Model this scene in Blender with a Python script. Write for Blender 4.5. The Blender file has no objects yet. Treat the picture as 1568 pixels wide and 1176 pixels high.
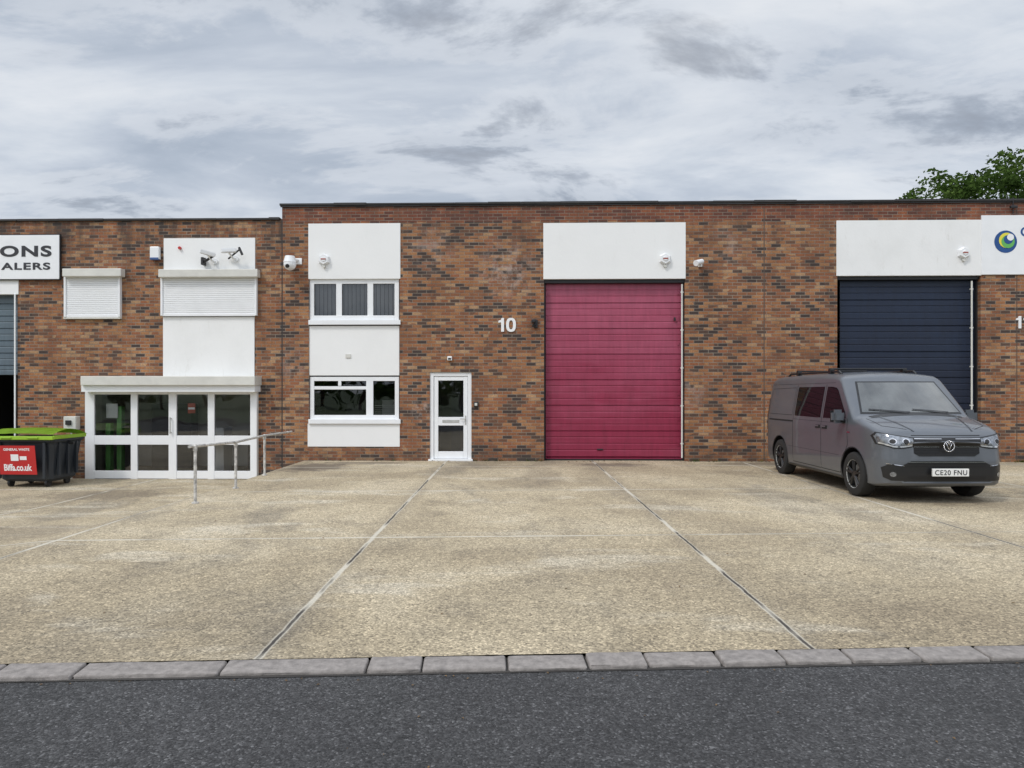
import bpy, bmesh, math, random
from mathutils import Vector, Matrix
from mathutils.bvhtree import BVHTree
random.seed(7)
scene = bpy.context.scene
F=1080.0; CX=784.0; HY=601.0; CAMH=1.62; D=16.67; TH=math.radians(1.35)

# ------------------------------------------------------------------ helpers
def link(o):
    scene.collection.objects.link(o); return o
def empty(name, loc=(0,0,0), rz=0):
    e=bpy.data.objects.new(name,None); e.empty_display_size=0.3
    e.location=loc; e.rotation_euler=(0,0,rz); return link(e)
def mesh_obj(name, verts, faces, mat=None, parent=None, smooth=False, loc=None, rot=None):
    me=bpy.data.meshes.new(name); me.from_pydata(verts,[],faces); me.update()
    o=bpy.data.objects.new(name,me); link(o)
    if mat: me.materials.append(mat)
    if smooth:
        for p in me.polygons: p.use_smooth=True
    if parent: o.parent=parent
    if loc: o.location=loc
    if rot: o.rotation_euler=rot
    return o
def bm_obj(name,bm,mat,parent=None,smooth=False,sharp=None,loc=None,rot=None):
    me=bpy.data.meshes.new(name); bm.to_mesh(me); bm.free()
    o=bpy.data.objects.new(name,me); link(o)
    if mat: me.materials.append(mat)
    if smooth:
        for p in me.polygons: p.use_smooth=True
        if sharp: me.set_sharp_from_angle(angle=math.radians(sharp))
    if parent: o.parent=parent
    if loc: o.location=loc
    if rot: o.rotation_euler=rot
    return o
def add_box(bm,x0,x1,y0,y1,z0,z1,bev=0):
    m=Matrix.Translation(((x0+x1)/2,(y0+y1)/2,(z0+z1)/2))@Matrix.Diagonal((abs(x1-x0),abs(y1-y0),abs(z1-z0),1))
    r=bmesh.ops.create_cube(bm,size=1,matrix=m)
    if bev>0:
        es=list({e for v in r['verts'] for e in v.link_edges})
        bmesh.ops.bevel(bm,geom=es,offset=bev,segments=2,affect='EDGES',profile=0.5)
def box(name,x0,x1,y0,y1,z0,z1,mat,parent=None,bev=0):
    bm=bmesh.new(); add_box(bm,x0,x1,y0,y1,z0,z1,bev)
    return bm_obj(name,bm,mat,parent)
def cyl_bm(bm,p0,p1,r0,r1=None,seg=12,caps=True):
    if r1 is None: r1=r0
    p0=Vector(p0);p1=Vector(p1);d=p1-p0
    q=d.to_track_quat('Z','Y').to_matrix().to_4x4()
    m=Matrix.Translation((p0+p1)/2)@q
    bmesh.ops.create_cone(bm,cap_ends=caps,segments=seg,radius1=r0,radius2=r1,depth=d.length,matrix=m)
def cyl(name,p0,p1,r0,mat,parent=None,r1=None,seg=16):
    bm=bmesh.new(); cyl_bm(bm,p0,p1,r0,r1,seg); return bm_obj(name,bm,mat,parent,True,40)
def interp(pts,x):
    if x<=pts[0][0]: return pts[0][1]
    for (a,b),(c,d) in zip(pts,pts[1:]):
        if x<=c: return b+(d-b)*(x-a)/(c-a)
    return pts[-1][1]
def sstep(a,b,x):
    t=max(0,min(1,(x-a)/(b-a))); return t*t*(3-2*t)

def W(px,py,off=0.0):
    a=(px-CX)/F
    Y=(D*math.cos(TH)-off)/(a*math.sin(TH)+math.cos(TH)); X=a*Y
    x=X*math.cos(TH)-(Y-D)*math.sin(TH)
    return x, CAMH+(HY-py)/F*Y
def PR(px0,px1,py0,py1,off=0.0):
    pm=(px0+px1)/2
    return W(px0,py0,off)[0],W(px1,py0,off)[0],W(pm,py1,off)[1],W(pm,py0,off)[1]
def pbox(name,px0,px1,py0,py1,yf,yb,mat,parent,bev=0):
    x0,x1,z0,z1=PR(px0,px1,py0,py1,-yf)
    return box(name,x0,x1,yf,yb,z0,z1,mat,parent,bev)

# ------------------------------------------------------------------ materials
class NT:
    def __init__(s,name):
        s.m=bpy.data.materials.new(name); s.m.use_nodes=True; s.t=s.m.node_tree
        s.b=s.t.nodes['Principled BSDF']; s.out=s.t.nodes['Material Output']
    def n(s,typ,**k):
        nd=s.t.nodes.new(typ)
        for a,b in k.items(): setattr(nd,a,b)
        return nd
    def l(s,a,b): s.t.links.new(a,b)
    def coord(s,kind='Object',scale=(1,1,1),rot=(0,0,0)):
        c=s.n('ShaderNodeTexCoord'); mp=s.n('ShaderNodeMapping'); s.l(c.outputs[kind],mp.inputs[0])
        mp.inputs['Scale'].default_value=scale; mp.inputs['Rotation'].default_value=rot
        return mp.outputs[0]
    def noise(s,vec,scale,detail=4,rough=0.5,dist=0):
        n=s.n('ShaderNodeTexNoise'); n.inputs['Scale'].default_value=scale; n.inputs['Detail'].default_value=detail
        n.inputs['Roughness'].default_value=rough; n.inputs['Distortion'].default_value=dist
        if vec is not None: s.l(vec,n.inputs['Vector'])
        return n.outputs['Fac']
    def ramp(s,fac,stops,interp='LINEAR'):
        r=s.n('ShaderNodeValToRGB'); r.color_ramp.interpolation=interp
        e=r.color_ramp.elements
        while len(e)<len(stops): e.new(0.5)
        for i,(p,c) in enumerate(stops):
            e[i].position=p; e[i].color=(c[0],c[1],c[2],1) if not isinstance(c,(int,float)) else (c,c,c,1)
        s.l(fac,r.inputs[0]); return r.outputs[0]
    def mix(s,fac,a,b,blend='MIX'):
        m=s.n('ShaderNodeMix',data_type='RGBA',blend_type=blend)
        for v,i in ((fac,0),(a,6),(b,7)):
            if isinstance(v,(int,float)): m.inputs[i].default_value=v if i==0 else (v,v,v,1)
            elif isinstance(v,tuple): m.inputs[i].default_value=(*v,1)
            else: s.l(v,m.inputs[i])
        return m.outputs[2]
    def math(s,op,a,b=None,c=None):
        m=s.n('ShaderNodeMath',operation=op)
        for i,v in enumerate((a,b,c)):
            if v is None: continue
            if isinstance(v,(int,float)): m.inputs[i].default_value=v
            else: s.l(v,m.inputs[i])
        return m.outputs[0]
    def mr(s,v,a,b,c=0,d=1,smooth=True):
        m=s.n('ShaderNodeMapRange',interpolation_type='SMOOTHSTEP' if smooth else 'LINEAR')
        s.l(v,m.inputs[0])
        for i,x in zip((1,2,3,4),(a,b,c,d)): m.inputs[i].default_value=x
        return m.outputs[0]
    def bump(s,h,strength=0.3,dist=0.01):
        b=s.n('ShaderNodeBump'); b.inputs['Strength'].default_value=strength; b.inputs['Distance'].default_value=dist
        s.l(h,b.inputs['Height']); s.l(b.outputs[0],s.b.inputs['Normal'])

def plain(name,col,rough=0.5,metal=0,coat=0,var=0.12,scale=3,bump=0):
    t=NT(name); v=t.coord()
    f=t.noise(v,scale,5,0.6)
    c=t.mix(1.0,col,t.ramp(f,[(0.25,1-var),(0.75,1+var*0.3)]),'MULTIPLY')
    t.l(c,t.b.inputs['Base Color']); t.b.inputs['Roughness'].default_value=rough
    t.b.inputs['Metallic'].default_value=metal; t.b.inputs['Coat Weight'].default_value=coat
    if bump: t.bump(t.noise(v,40,3),bump,0.01)
    return t.m

def brick_mat(name,top_z,eff=False,dark_top=False):
    t=NT(name); c=t.n('ShaderNodeTexCoord'); sp=t.n('ShaderNodeSeparateXYZ'); t.l(c.outputs['Object'],sp.inputs[0])
    X,Y,Z=sp.outputs
    u=t.math('ADD',X,Y)
    cb=t.n('ShaderNodeCombineXYZ'); t.l(u,cb.inputs[0]); t.l(Z,cb.inputs[1])
    br=t.n('ShaderNodeTexBrick'); br.offset=0.5
    t.l(cb.outputs[0],br.inputs['Vector'])
    br.inputs['Color1'].default_value=(0,0,0,1); br.inputs['Color2'].default_value=(1,1,1,1); br.inputs['Mortar'].default_value=(0.5,0.5,0.5,1)
    br.inputs['Scale'].default_value=1; br.inputs['Mortar Size'].default_value=0.007; br.inputs['Mortar Smooth'].default_value=0.3
    br.inputs['Bias'].default_value=0; br.inputs['Brick Width'].default_value=0.225; br.inputs['Row Height'].default_value=0.075
    P=c.outputs['Object']
    big=t.noise(P,0.55,2,0.6)
    sh=t.math('ADD',br.outputs['Color'],t.math('MULTIPLY',t.math('SUBTRACT',big,0.5),0.75))
    col=t.ramp(sh,[(0.0,(0.062,0.042,0.036)),(0.10,(0.105,0.060,0.042)),(0.19,(0.27,0.110,0.050)),(0.34,(0.165,0.078,0.045)),
        (0.42,(0.34,0.145,0.060)),(0.58,(0.235,0.095,0.047)),(0.68,(0.40,0.190,0.082)),(0.82,(0.30,0.112,0.050)),(0.93,(0.43,0.25,0.13))],'CONSTANT')
    band=t.mr(Z,top_z-0.42,top_z-0.40)
    bandcol=t.ramp(br.outputs['Color'],[(0,(0.12,0.045,0.032)),(0.4,(0.22,0.066,0.036)),(0.8,(0.30,0.10,0.045))])
    if not dark_top: col=t.mix(band,col,bandcol)
    fine=t.noise(P,35,2,0.6)
    col=t.mix(1.0,col,t.ramp(fine,[(0.3,0.70),(0.7,1.15)]),'MULTIPLY')
    mid=t.noise(P,1.4,4,0.65)
    col=t.mix(1.0,col,t.ramp(mid,[(0.3,0.72),(0.55,0.97),(0.75,1.12)]),'MULTIPLY')
    mort=t.ramp(mid,[(0.35,(0.15,0.122,0.10)),(0.65,(0.30,0.26,0.205))])
    col=t.mix(br.outputs['Fac'],col,mort)
    st=t.noise(t.coord(scale=(2.2,2.2,0.35)),1.2,4,0.65)
    stz=t.mr(Z,top_z-1.6,top_z,0.12,0.85 if dark_top else 0.42)
    stf=t.math('MULTIPLY',t.mr(st,0.36,0.66),stz)
    col=t.mix(stf,col,(0.045,0.035,0.03))
    pn0=t.noise(P,4.0,4,0.75)
    bs=t.math('MULTIPLY',t.mr(Z,0.45,0.0),t.mr(pn0,0.35,0.6))
    col=t.mix(t.math('MULTIPLY',bs,0.55),col,(0.055,0.045,0.038))
    if eff:
        pn=t.mr(pn0,0.42,0.66)
        for (ex,ez,r,s) in ((W(775,400)[0],W(775,415)[1],0.95,0.6),(W(660,375)[0],W(660,380)[1],0.8,0.35),(W(645,628)[0],W(645,628)[1],0.35,0.75),(W(450,560)[0],W(450,560)[1],0.6,0.3),(W(1120,400)[0],W(1120,380)[1],0.7,0.25),(W(1060,600)[0],W(1062,600)[1],0.6,0.3)):
            dx=t.math('SUBTRACT',X,ex); dz=t.math('SUBTRACT',Z,ez)
            d=t.math('SQRT',t.math('ADD',t.math('MULTIPLY',dx,dx),t.math('MULTIPLY',dz,dz)))
            m=t.mr(d,r,0.1*r)
            col=t.mix(t.math('MULTIPLY',t.math('MULTIPLY',m,pn),s),col,(0.50,0.40,0.35))
    t.l(col,t.b.inputs['Base Color']); t.b.inputs['Roughness'].default_value=0.88
    h=t.math('ADD',t.math('MULTIPLY',br.outputs['Fac'],-1.0),t.math('MULTIPLY',fine,0.5))
    t.bump(h,0.7,0.008)
    return t.m

def white_mat(name,base=(0.82,0.82,0.81),dirt=0.18,streak=0.5):
    t=NT(name)
    v=t.coord(scale=(2.2,2.2,0.7)); s1=t.noise(v,2.3,7,0.72,0.3)
    v2=t.coord(); s2=t.noise(v2,1.1,5,0.6)
    c=t.mix(t.math('MULTIPLY',t.mr(s1,0.55,0.78),dirt*streak),base,(0.42,0.39,0.33))
    c=t.mix(t.math('MULTIPLY',t.mr(s2,0.4,0.8),dirt*0.8),c,(0.62,0.62,0.60))
    t.l(c,t.b.inputs['Base Color']); t.b.inputs['Roughness'].default_value=0.55
    t.bump(t.noise(v2,18,3,.7),0.2,0.012)
    return t.m

def glass_mat(name,tint=0.8,refl=0.05):
    t=NT(name); t.t.nodes.remove(t.b)
    tr=t.n('ShaderNodeBsdfTransparent'); tr.inputs[0].default_value=(tint,tint*1.01,tint,1)
    gl=t.n('ShaderNodeBsdfGlossy'); gl.inputs['Roughness'].default_value=0.015; gl.inputs[0].default_value=(0.95,0.97,1,1)
    bp=t.n('ShaderNodeBump'); bp.inputs['Strength'].default_value=0.08; bp.inputs['Distance'].default_value=0.05
    t.l(t.noise(t.coord(),1.5,1),bp.inputs['Height']); t.l(bp.outputs[0],gl.inputs['Normal'])
    fr=t.n('ShaderNodeFresnel'); fr.inputs[0].default_value=1.55
    f=t.math('ADD',t.math('MULTIPLY',fr.outputs[0],1.5),refl)
    mx=t.n('ShaderNodeMixShader'); t.l(f,mx.inputs[0]); t.l(tr.outputs[0],mx.inputs[1]); t.l(gl.outputs[0],mx.inputs[2])
    t.l(mx.outputs[0],t.out.inputs[0]); return t.m

def concrete_mat():
    t=NT('aggregate_concrete'); c=t.n('ShaderNodeTexCoord'); P=c.outputs['Object']
    sp=t.n('ShaderNodeSeparateXYZ'); t.l(P,sp.inputs[0]); X,Y,Z=sp.outputs
    n1=t.noise(P,0.33,5,0.62,0.4); n2=t.noise(P,1.3,5,0.68,0.3)
    col=t.ramp(n1,[(0.34,(0.300,0.242,0.160)),(0.46,(0.385,0.315,0.208)),(0.56,(0.455,0.378,0.256)),(0.70,(0.52,0.445,0.322))])
    col=t.mix(t.math('MULTIPLY',t.mr(n2,0.50,0.70),0.38),col,(0.185,0.155,0.115))
    n3=t.noise(t.coord(scale=(1,0.45,1),rot=(0,0,0.3)),0.55,5,0.66,0.5)
    col=t.mix(t.math('MULTIPLY',t.mr(n3,0.52,0.66),0.50),col,(0.170,0.148,0.115))
    n4=t.noise(t.coord(scale=(0.5,1.3,1)),0.9,4,0.62,0.4)
    col=t.mix(t.math('MULTIPLY',t.mr(n4,0.54,0.68),0.5),col,(0.58,0.52,0.41))
    vo=t.n('ShaderNodeTexVoronoi'); vo.inputs['Scale'].default_value=75; t.l(P,vo.inputs['Vector'])
    sc=t.n('ShaderNodeSeparateColor'); t.l(vo.outputs['Color'],sc.inputs[0])
    col=t.mix(1.0,col,t.ramp(sc.outputs[0],[(0.0,0.46),(0.3,0.88),(0.75,1.08),(1.0,1.7)]),'MULTIPLY')
    hi=t.noise(P,12,6,0.82)
    col=t.mix(1.0,col,t.ramp(hi,[(0.34,0.70),(0.5,1.0),(0.66,1.18)]),'MULTIPLY')
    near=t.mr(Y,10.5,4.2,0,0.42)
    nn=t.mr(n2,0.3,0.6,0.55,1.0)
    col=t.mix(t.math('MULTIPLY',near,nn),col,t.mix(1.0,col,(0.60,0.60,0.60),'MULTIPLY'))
    pn=t.math('MULTIPLY',t.math('SUBTRACT',t.noise(P,3,4,.7),.5),2.2)
    for (sx,sy,rx,ry,a) in ((-4.3,15.3,0.8,1.0,.8),(2.2,15.8,0.9,0.5,.65),(-3.4,16.2,1.2,.35,.6),(5.7,16.0,1.4,.5,.6),(9.6,11.0,1.8,.8,.5),(.6,13.6,.45,1.9,.3),(-8.2,14.2,1.5,.8,.5),(-6.3,9.2,1.2,1.1,.4),(6.4,12.2,1.0,2.2,.45)):
        dx=t.math('DIVIDE',t.math('SUBTRACT',X,sx),rx); dy=t.math('DIVIDE',t.math('SUBTRACT',Y,sy),ry)
        d=t.math('ADD',t.math('MULTIPLY',dx,dx),t.math('MULTIPLY',dy,dy))
        d=t.math('ADD',d,pn)
        col=t.mix(t.math('MULTIPLY',t.mr(d,1.1,0.2),a),col,(0.10,0.075,0.055))
    wob=t.math('MULTIPLY',pn,0.016)
    def joint(coordv,off,space):
        q=t.math('DIVIDE',t.math('ADD',t.math('ADD',coordv,off),wob),space)
        fr=t.math('FRACT',t.math('ADD',q,0.5))
        return t.math('MULTIPLY',t.math('ABSOLUTE',t.math('SUBTRACT',fr,0.5)),space)
    d1=joint(X,1.55,3.45)
    yy=t.math('SUBTRACT',Y,t.math('MULTIPLY',X,0.045))
    d2=joint(yy,-7.95,3.75)
    sel=t.noise(P,0.55,3,0.6)
    dk=t.mr(sel,0.45,0.54); pl=t.mr(sel,0.66,0.46,0.25,1.0)
    for d,w,pw in ((d1,1.0,.75),(d2,0.35,.7)):
        grime=t.mr(d,0.22,0.03)
        col=t.mix(t.math('MULTIPLY',t.math('MULTIPLY',grime,t.mr(hi,.4,.6)),0.35*w),col,(0.14,0.12,0.095))
        pale=t.mr(d,0.034,0.014)
        col=t.mix(t.math('MULTIPLY',t.math('MULTIPLY',pale,pl),pw),col,(0.60,0.56,0.47))
        dark=t.math('MULTIPLY',t.mr(d,0.018,0.008),dk)
        col=t.mix(t.math('MULTIPLY',dark,0.95*w),col,(0.03,0.025,0.022))
    t.l(col,t.b.inputs['Base Color']); t.b.inputs['Roughness'].default_value=0.85
    h=t.math('ADD',t.math('MULTIPLY',vo.outputs['Distance'],-0.6),hi)
    t.bump(h,0.4,0.008); return t.m

def asphalt_mat():
    t=NT('asphalt'); c=t.n('ShaderNodeTexCoord'); P=c.outputs['Object']
    vo=t.n('ShaderNodeTexVoronoi'); vo.inputs['Scale'].default_value=95; t.l(P,vo.inputs['Vector'])
    sc=t.n('ShaderNodeSeparateColor'); t.l(vo.outputs['Color'],sc.inputs[0])
    n=t.noise(P,0.7,6,0.7)
    col=t.ramp(n,[(0.3,(0.034,0.0335,0.034)),(0.7,(0.060,0.059,0.059))])
    col=t.mix(1.0,col,t.ramp(sc.outputs[0],[(0,0.40),(0.5,0.9),(0.9,1.4),(0.985,2.8)]),'MULTIPLY')
    col=t.mix(1.0,col,t.ramp(t.noise(P,22,5,0.8),[(0.35,0.65),(0.65,1.35)]),'MULTIPLY')
    t.l(col,t.b.inputs['Base Color']); t.b.inputs['Roughness'].default_value=0.85
    t.bump(t.math('ADD',t.math('MULTIPLY',vo.outputs['Distance'],-1.0),t.noise(P,40,3)),0.6,0.01); return t.m

def door_mat(name,top,bot,z0,z1,rough=0.42):
    t=NT(name); c=t.n('ShaderNodeTexCoord'); P=c.outputs['Object']; sp=t.n('ShaderNodeSeparateXYZ'); t.l(P,sp.inputs[0])
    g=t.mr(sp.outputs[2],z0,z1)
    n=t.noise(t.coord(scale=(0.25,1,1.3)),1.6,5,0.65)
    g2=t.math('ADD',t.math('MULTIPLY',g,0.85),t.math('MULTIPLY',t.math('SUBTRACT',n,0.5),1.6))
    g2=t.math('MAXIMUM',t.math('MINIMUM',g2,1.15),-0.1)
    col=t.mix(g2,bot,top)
    d=t.noise(t.coord(scale=(3,1,0.4)),3,5,0.7)
    col=t.mix(1.0,col,t.ramp(d,[(0.3,0.80),(0.7,1.08)]),'MULTIPLY')
    t.l(col,t.b.inputs['Base Color']); t.b.inputs['Roughness'].default_value=rough; return t.m

M_BR=brick_mat('brick_main',W(900,312)[1],eff=True)
M_BRL=brick_mat('brick_left',W(250,335)[1],dark_top=True)
M_WH=white_mat('white_render')
M_WH2=white_mat('white_render_stained',dirt=0.35,streak=0.9)
M_PVC=plain('white_upvc',(0.82,0.83,0.84),0.35,var=0.06)
M_PVCG=plain('offwhite_plastic',(0.66,0.65,0.60),0.45,var=0.15)
M_CAP=plain('bitumen_coping',(0.035,0.033,0.033),0.7,var=0.4,scale=6,bump=0.3)
M_BLK=plain('black_plastic',(0.018,0.018,0.02),0.45,var=0.2)
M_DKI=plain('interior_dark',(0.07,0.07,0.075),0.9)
M_INT=plain('interior_grey',(0.55,0.55,0.53),0.9)
M_FLR=plain('interior_floor',(0.65,0.63,0.59),0.5)
M_BLIND=plain('blind_fabric',(0.50,0.51,0.55),0.8,var=0.15)
M_GL=glass_mat('window_glass',0.75,0.03)
M_GLS=glass_mat('shopfront_glass',0.88,0.03)
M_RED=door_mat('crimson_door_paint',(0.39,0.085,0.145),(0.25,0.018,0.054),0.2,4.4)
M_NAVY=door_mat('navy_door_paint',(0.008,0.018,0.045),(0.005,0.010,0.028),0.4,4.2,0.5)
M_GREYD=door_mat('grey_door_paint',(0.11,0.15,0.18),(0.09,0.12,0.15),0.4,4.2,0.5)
M_CON=concrete_mat(); M_ASP=asphalt_mat()
M_KERB=plain('kerb_stone',(0.29,0.262,0.242),0.9,var=0.45,scale=18,bump=0.6)
M_GRASS=plain('grass',(0.06,0.09,0.03),0.9,var=0.5,scale=2)
M_GALV=plain('galvanised_steel',(0.50,0.50,0.48),0.5,metal=0.3,var=0.3,scale=12)
M_TXT=plain('black_lettering',(0.03,0.03,0.035),0.5)
M_WTXT=plain('white_lettering',(0.82,0.82,0.82),0.5,var=0.03)

# ------------------------------------------------------------------ world
w=bpy.data.worlds.new("World"); scene.world=w; w.use_nodes=True
class WT(NT):
    def __init__(s,t): s.t=t
wt=WT(w.node_tree); wt.t.nodes.clear()
sky=wt.n('ShaderNodeTexSky',sky_type='NISHITA'); sky.sun_disc=False
SE=math.radians(50); sky.sun_elevation=SE; sky.sun_rotation=math.radians(225)
tc=wt.n('ShaderNodeTexCoord'); sp=wt.n('ShaderNodeSeparateXYZ'); wt.l(tc.outputs['Generated'],sp.inputs[0])
x,y,z=sp.outputs
zz=wt.math('ADD',wt.math('MAXIMUM',z,0.0),0.22)
cb=wt.n('ShaderNodeCombineXYZ'); ux=wt.math('DIVIDE',x,zz); uy=wt.math('DIVIDE',y,zz); wt.l(ux,cb.inputs[0]); wt.l(uy,cb.inputs[1])
def wmap(loc,rot,sc):
    mp=wt.n('ShaderNodeMapping'); wt.l(cb.outputs[0],mp.inputs[0]); mp.inputs['Rotation'].default_value=(0,0,rot); mp.inputs['Scale'].default_value=sc; mp.inputs['Location'].default_value=loc; return mp.outputs[0]
n1=wt.noise(wmap((3.1,1.7,0),0.62,(0.75,1.6,1)),1.35,9,0.56,0.4)
n2=wt.noise(wmap((7.3,2.2,0),0.2,(1,1,1)),0.8,4,0.5,0.2)
n=wt.math('ADD',wt.math('MULTIPLY',n1,0.70),wt.math('MULTIPLY',n2,0.30))
cl=wt.ramp(n,[(0.37,(0.38,0.44,0.53)),(0.44,(0.47,0.53,0.62)),(0.49,(0.56,0.615,0.70)),(0.54,(0.67,0.72,0.79)),(0.61,(0.82,0.85,0.89))])
def blob(cx,cy,r):
    dx=wt.math('SUBTRACT',ux,cx); dy=wt.math('SUBTRACT',uy,cy)
    return wt.mr(wt.math('SQRT',wt.math('ADD',wt.math('MULTIPLY',dx,dx),wt.math('MULTIPLY',dy,dy))),r,0.0)
n3=wt.noise(wmap((2.35,4.1,0),0.5,(0.85,1.4,1)),2.3,9,0.62,0.35)
bb=wt.math('ADD',wt.math('ADD',wt.math('MULTIPLY',blob(.40,1.40,.75),.10),wt.math('MULTIPLY',blob(.22,1.72,.45),.07)),wt.math('MULTIPLY',blob(-1.6,1.95,.7),.09))
n3=wt.math('ADD',n3,wt.math('SUBTRACT',bb,0.03))
rim=wt.math('MULTIPLY',wt.mr(n3,0.44,0.53),wt.mr(n3,0.64,0.55))
cl=wt.mix(wt.math('MULTIPLY',rim,0.42),cl,(0.80,0.83,0.875))
cl=wt.mix(wt.math('MULTIPLY',wt.mr(n3,0.54,0.70),0.72),cl,(0.31,0.335,0.385))
hz=wt.mr(z,0.24,0.05)
cl=wt.mix(wt.math('MULTIPLY',hz,0.40),cl,(0.66,0.72,0.79))
skc=wt.mix(1.0,sky.outputs[0],(0.11,0.11,0.11),'MULTIPLY')
cl=wt.mix(0.08,cl,skc)
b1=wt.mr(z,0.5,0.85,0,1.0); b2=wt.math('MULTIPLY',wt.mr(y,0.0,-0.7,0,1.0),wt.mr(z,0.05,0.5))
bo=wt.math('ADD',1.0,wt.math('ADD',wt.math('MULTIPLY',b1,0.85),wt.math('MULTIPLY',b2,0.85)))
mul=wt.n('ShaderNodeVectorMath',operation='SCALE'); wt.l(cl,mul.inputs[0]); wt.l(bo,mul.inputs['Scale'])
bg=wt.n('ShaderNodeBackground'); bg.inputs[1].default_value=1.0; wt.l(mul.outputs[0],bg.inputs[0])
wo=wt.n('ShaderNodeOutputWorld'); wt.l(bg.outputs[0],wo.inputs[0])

sd=bpy.data.lights.new('sun','SUN'); sd.energy=1.5; sd.angle=math.radians(10); sd.color=(1,0.96,0.9)
so=link(bpy.data.objects.new('sun',sd)); s=Vector((-0.45,-0.45,0.77)); so.rotation_euler=s.to_track_quat('Z','Y').to_euler()

# ------------------------------------------------------------------ ground
def kerbY(x): return 4.36+0.050*x
def gh(x,y):
    return -0.44*sstep(0,1,(-4.90-x)/0.95)*sstep(6.0,13.0,y)
xs=[-400,-200,-110,-70,-45,-30,-22]+[-16+0.35*i for i in range(0,27)]+[-6.6+.15*i for i in range(14)]+[-4.4+1.2*i for i in range(0,18)]+[20,30,45,70,110,200,400]
xs=sorted(set(round(a,3) for a in xs))
vs=[0,0.4,0.9,1.4,2,2.6]+[3.2+0.45*i for i in range(24)]+[16,20,30,50,90]
verts=[];faces=[]
for v in vs:
    for xx in xs:
        ky=kerbY(xx) if abs(xx)<60 else kerbY(60*(1 if xx>0 else -1))
        yy=ky+v; verts.append((xx,yy,gh(xx,yy)))
nx=len(xs)
for j in range(len(vs)-1):
    for i in range(nx-1):
        a=j*nx+i; faces.append((a,a+1,a+1+nx,a+nx))
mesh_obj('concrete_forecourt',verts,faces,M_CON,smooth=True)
mesh_obj('ground',[(-1500,-1500,-1.2),(1500,-1500,-1.2),(1500,1500,-1.2),(-1500,1500,-1.2)],[(0,1,2,3)],M_GRASS)
def kx(xx,off): 
    k=kerbY(max(-60,min(60,xx))); return k+off
def strip(name,o0,o1,z,mat):
    X=[-400,-60,-20,0,20,60,400]; v=[(a,kx(a,o0),z) for a in X]+[(a,kx(a,o1),z) for a in X]
    n=len(X); return mesh_obj(name,v,[(i,i+1,n+i+1,n+i) for i in range(n-1)],mat)
strip('road',-7.6,-0.10,-0.030,M_ASP)
strip('grass_verge',-80,-7.55,0.06,M_GRASS)
def kerbrow(name,o_front,o_back,ztop,pxs=None):
    bm=bmesh.new(); ks=[]
    if pxs: ks=[(p-CX)/F*4.25 for p in pxs]
    else: ks=[0]
    while ks[0]>-60: ks.insert(0,ks[0]-random.choice([0.45,0.9,0.9,0.9]))
    while ks[-1]<60: ks.append(ks[-1]+random.choice([0.45,0.6,0.9,0.9]))
    ang=math.atan(0.05)
    for a,b in zip(ks,ks[1:]):
        g=0.004+random.random()**2*0.022; L=b-a-g; c=(a+b)/2
        y0=kerbY(c)+o_front+random.uniform(-.008,.008); y1=kerbY(c)+o_back
        m=Matrix.Translation((c,(y0+y1)/2,ztop-0.1+random.uniform(-.008,.004)))@Matrix.Rotation(ang+random.uniform(-.007,.007),4,'Z')@Matrix.Rotation(random.uniform(0.03,0.08),4,'X')@Matrix.Diagonal((L,y1-y0,0.2,1))
        r=bmesh.ops.create_cube(bm,size=1,matrix=m)
        es=list({e for v in r['verts'] for e in v.link_edges})
        bmesh.ops.bevel(bm,geom=es,offset=0.014,segments=3,affect='EDGES',profile=0.5)
    bmesh.ops.subdivide_edges(bm,edges=[e for e in bm.edges if e.calc_length()>.25],cuts=5)
    for v in bm.verts:
        v.co+=Vector((random.uniform(-.001,.001),random.uniform(-.004,.004),random.uniform(-.002,.002)))
    return bm_obj(name,bm,M_KERB,None,True,50)
kerbrow('dropped_kerb',-0.185,-0.006,0.004,[25,140,350,565,648,775,900,990,1105,1205,1310,1420,1530])
kerbrow('kerb',-7.62,-7.48,0.10)
strip('kerb_bedding',-0.215,0.03,-0.026,plain('kerb_bedding_mortar',(0.05,0.045,0.04),0.95,var=0.4))

# ------------------------------------------------------------------ buildings
def wall(name,x0,x1,z0,z1,holes,y,th,mat,parent):
    xs=sorted({x0,x1,*[h[0] for h in holes],*[h[1] for h in holes]}); zs=sorted({z0,z1,*[h[2] for h in holes],*[h[3] for h in holes]})
    v=[];f=[]
    def q(a,b,c,d):
        i=len(v); v.extend([a,b,c,d]); f.append((i,i+1,i+2,i+3))
    for a,b in zip(xs,xs[1:]):
        for c,d in zip(zs,zs[1:]):
            mx,mz=(a+b)/2,(c+d)/2
            if any(h[0]<mx<h[1] and h[2]<mz<h[3] for h in holes): continue
            q((a,y,c),(b,y,c),(b,y,d),(a,y,d)); q((a,y+th,c),(a,y+th,d),(b,y+th,d),(b,y+th,c))
    for a,b,c,d in holes:
        q((a,y,c),(a,y,d),(a,y+th,d),(a,y+th,c)); q((b,y,c),(b,y+th,c),(b,y+th,d),(b,y,d))
        q((a,y,d),(b,y,d),(b,y+th,d),(a,y+th,d)); q((a,y,c),(a,y+th,c),(b,y+th,c),(b,y,c))
    return mesh_obj(name,v,f,mat,parent)
def quad(name,x0,x1,z0,z1,y,mat,parent):
    return mesh_obj(name,[(x0,y,z0),(x1,y,z0),(x1,y,z1),(x0,y,z1)],[(0,1,2,3)],mat,parent)
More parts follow.
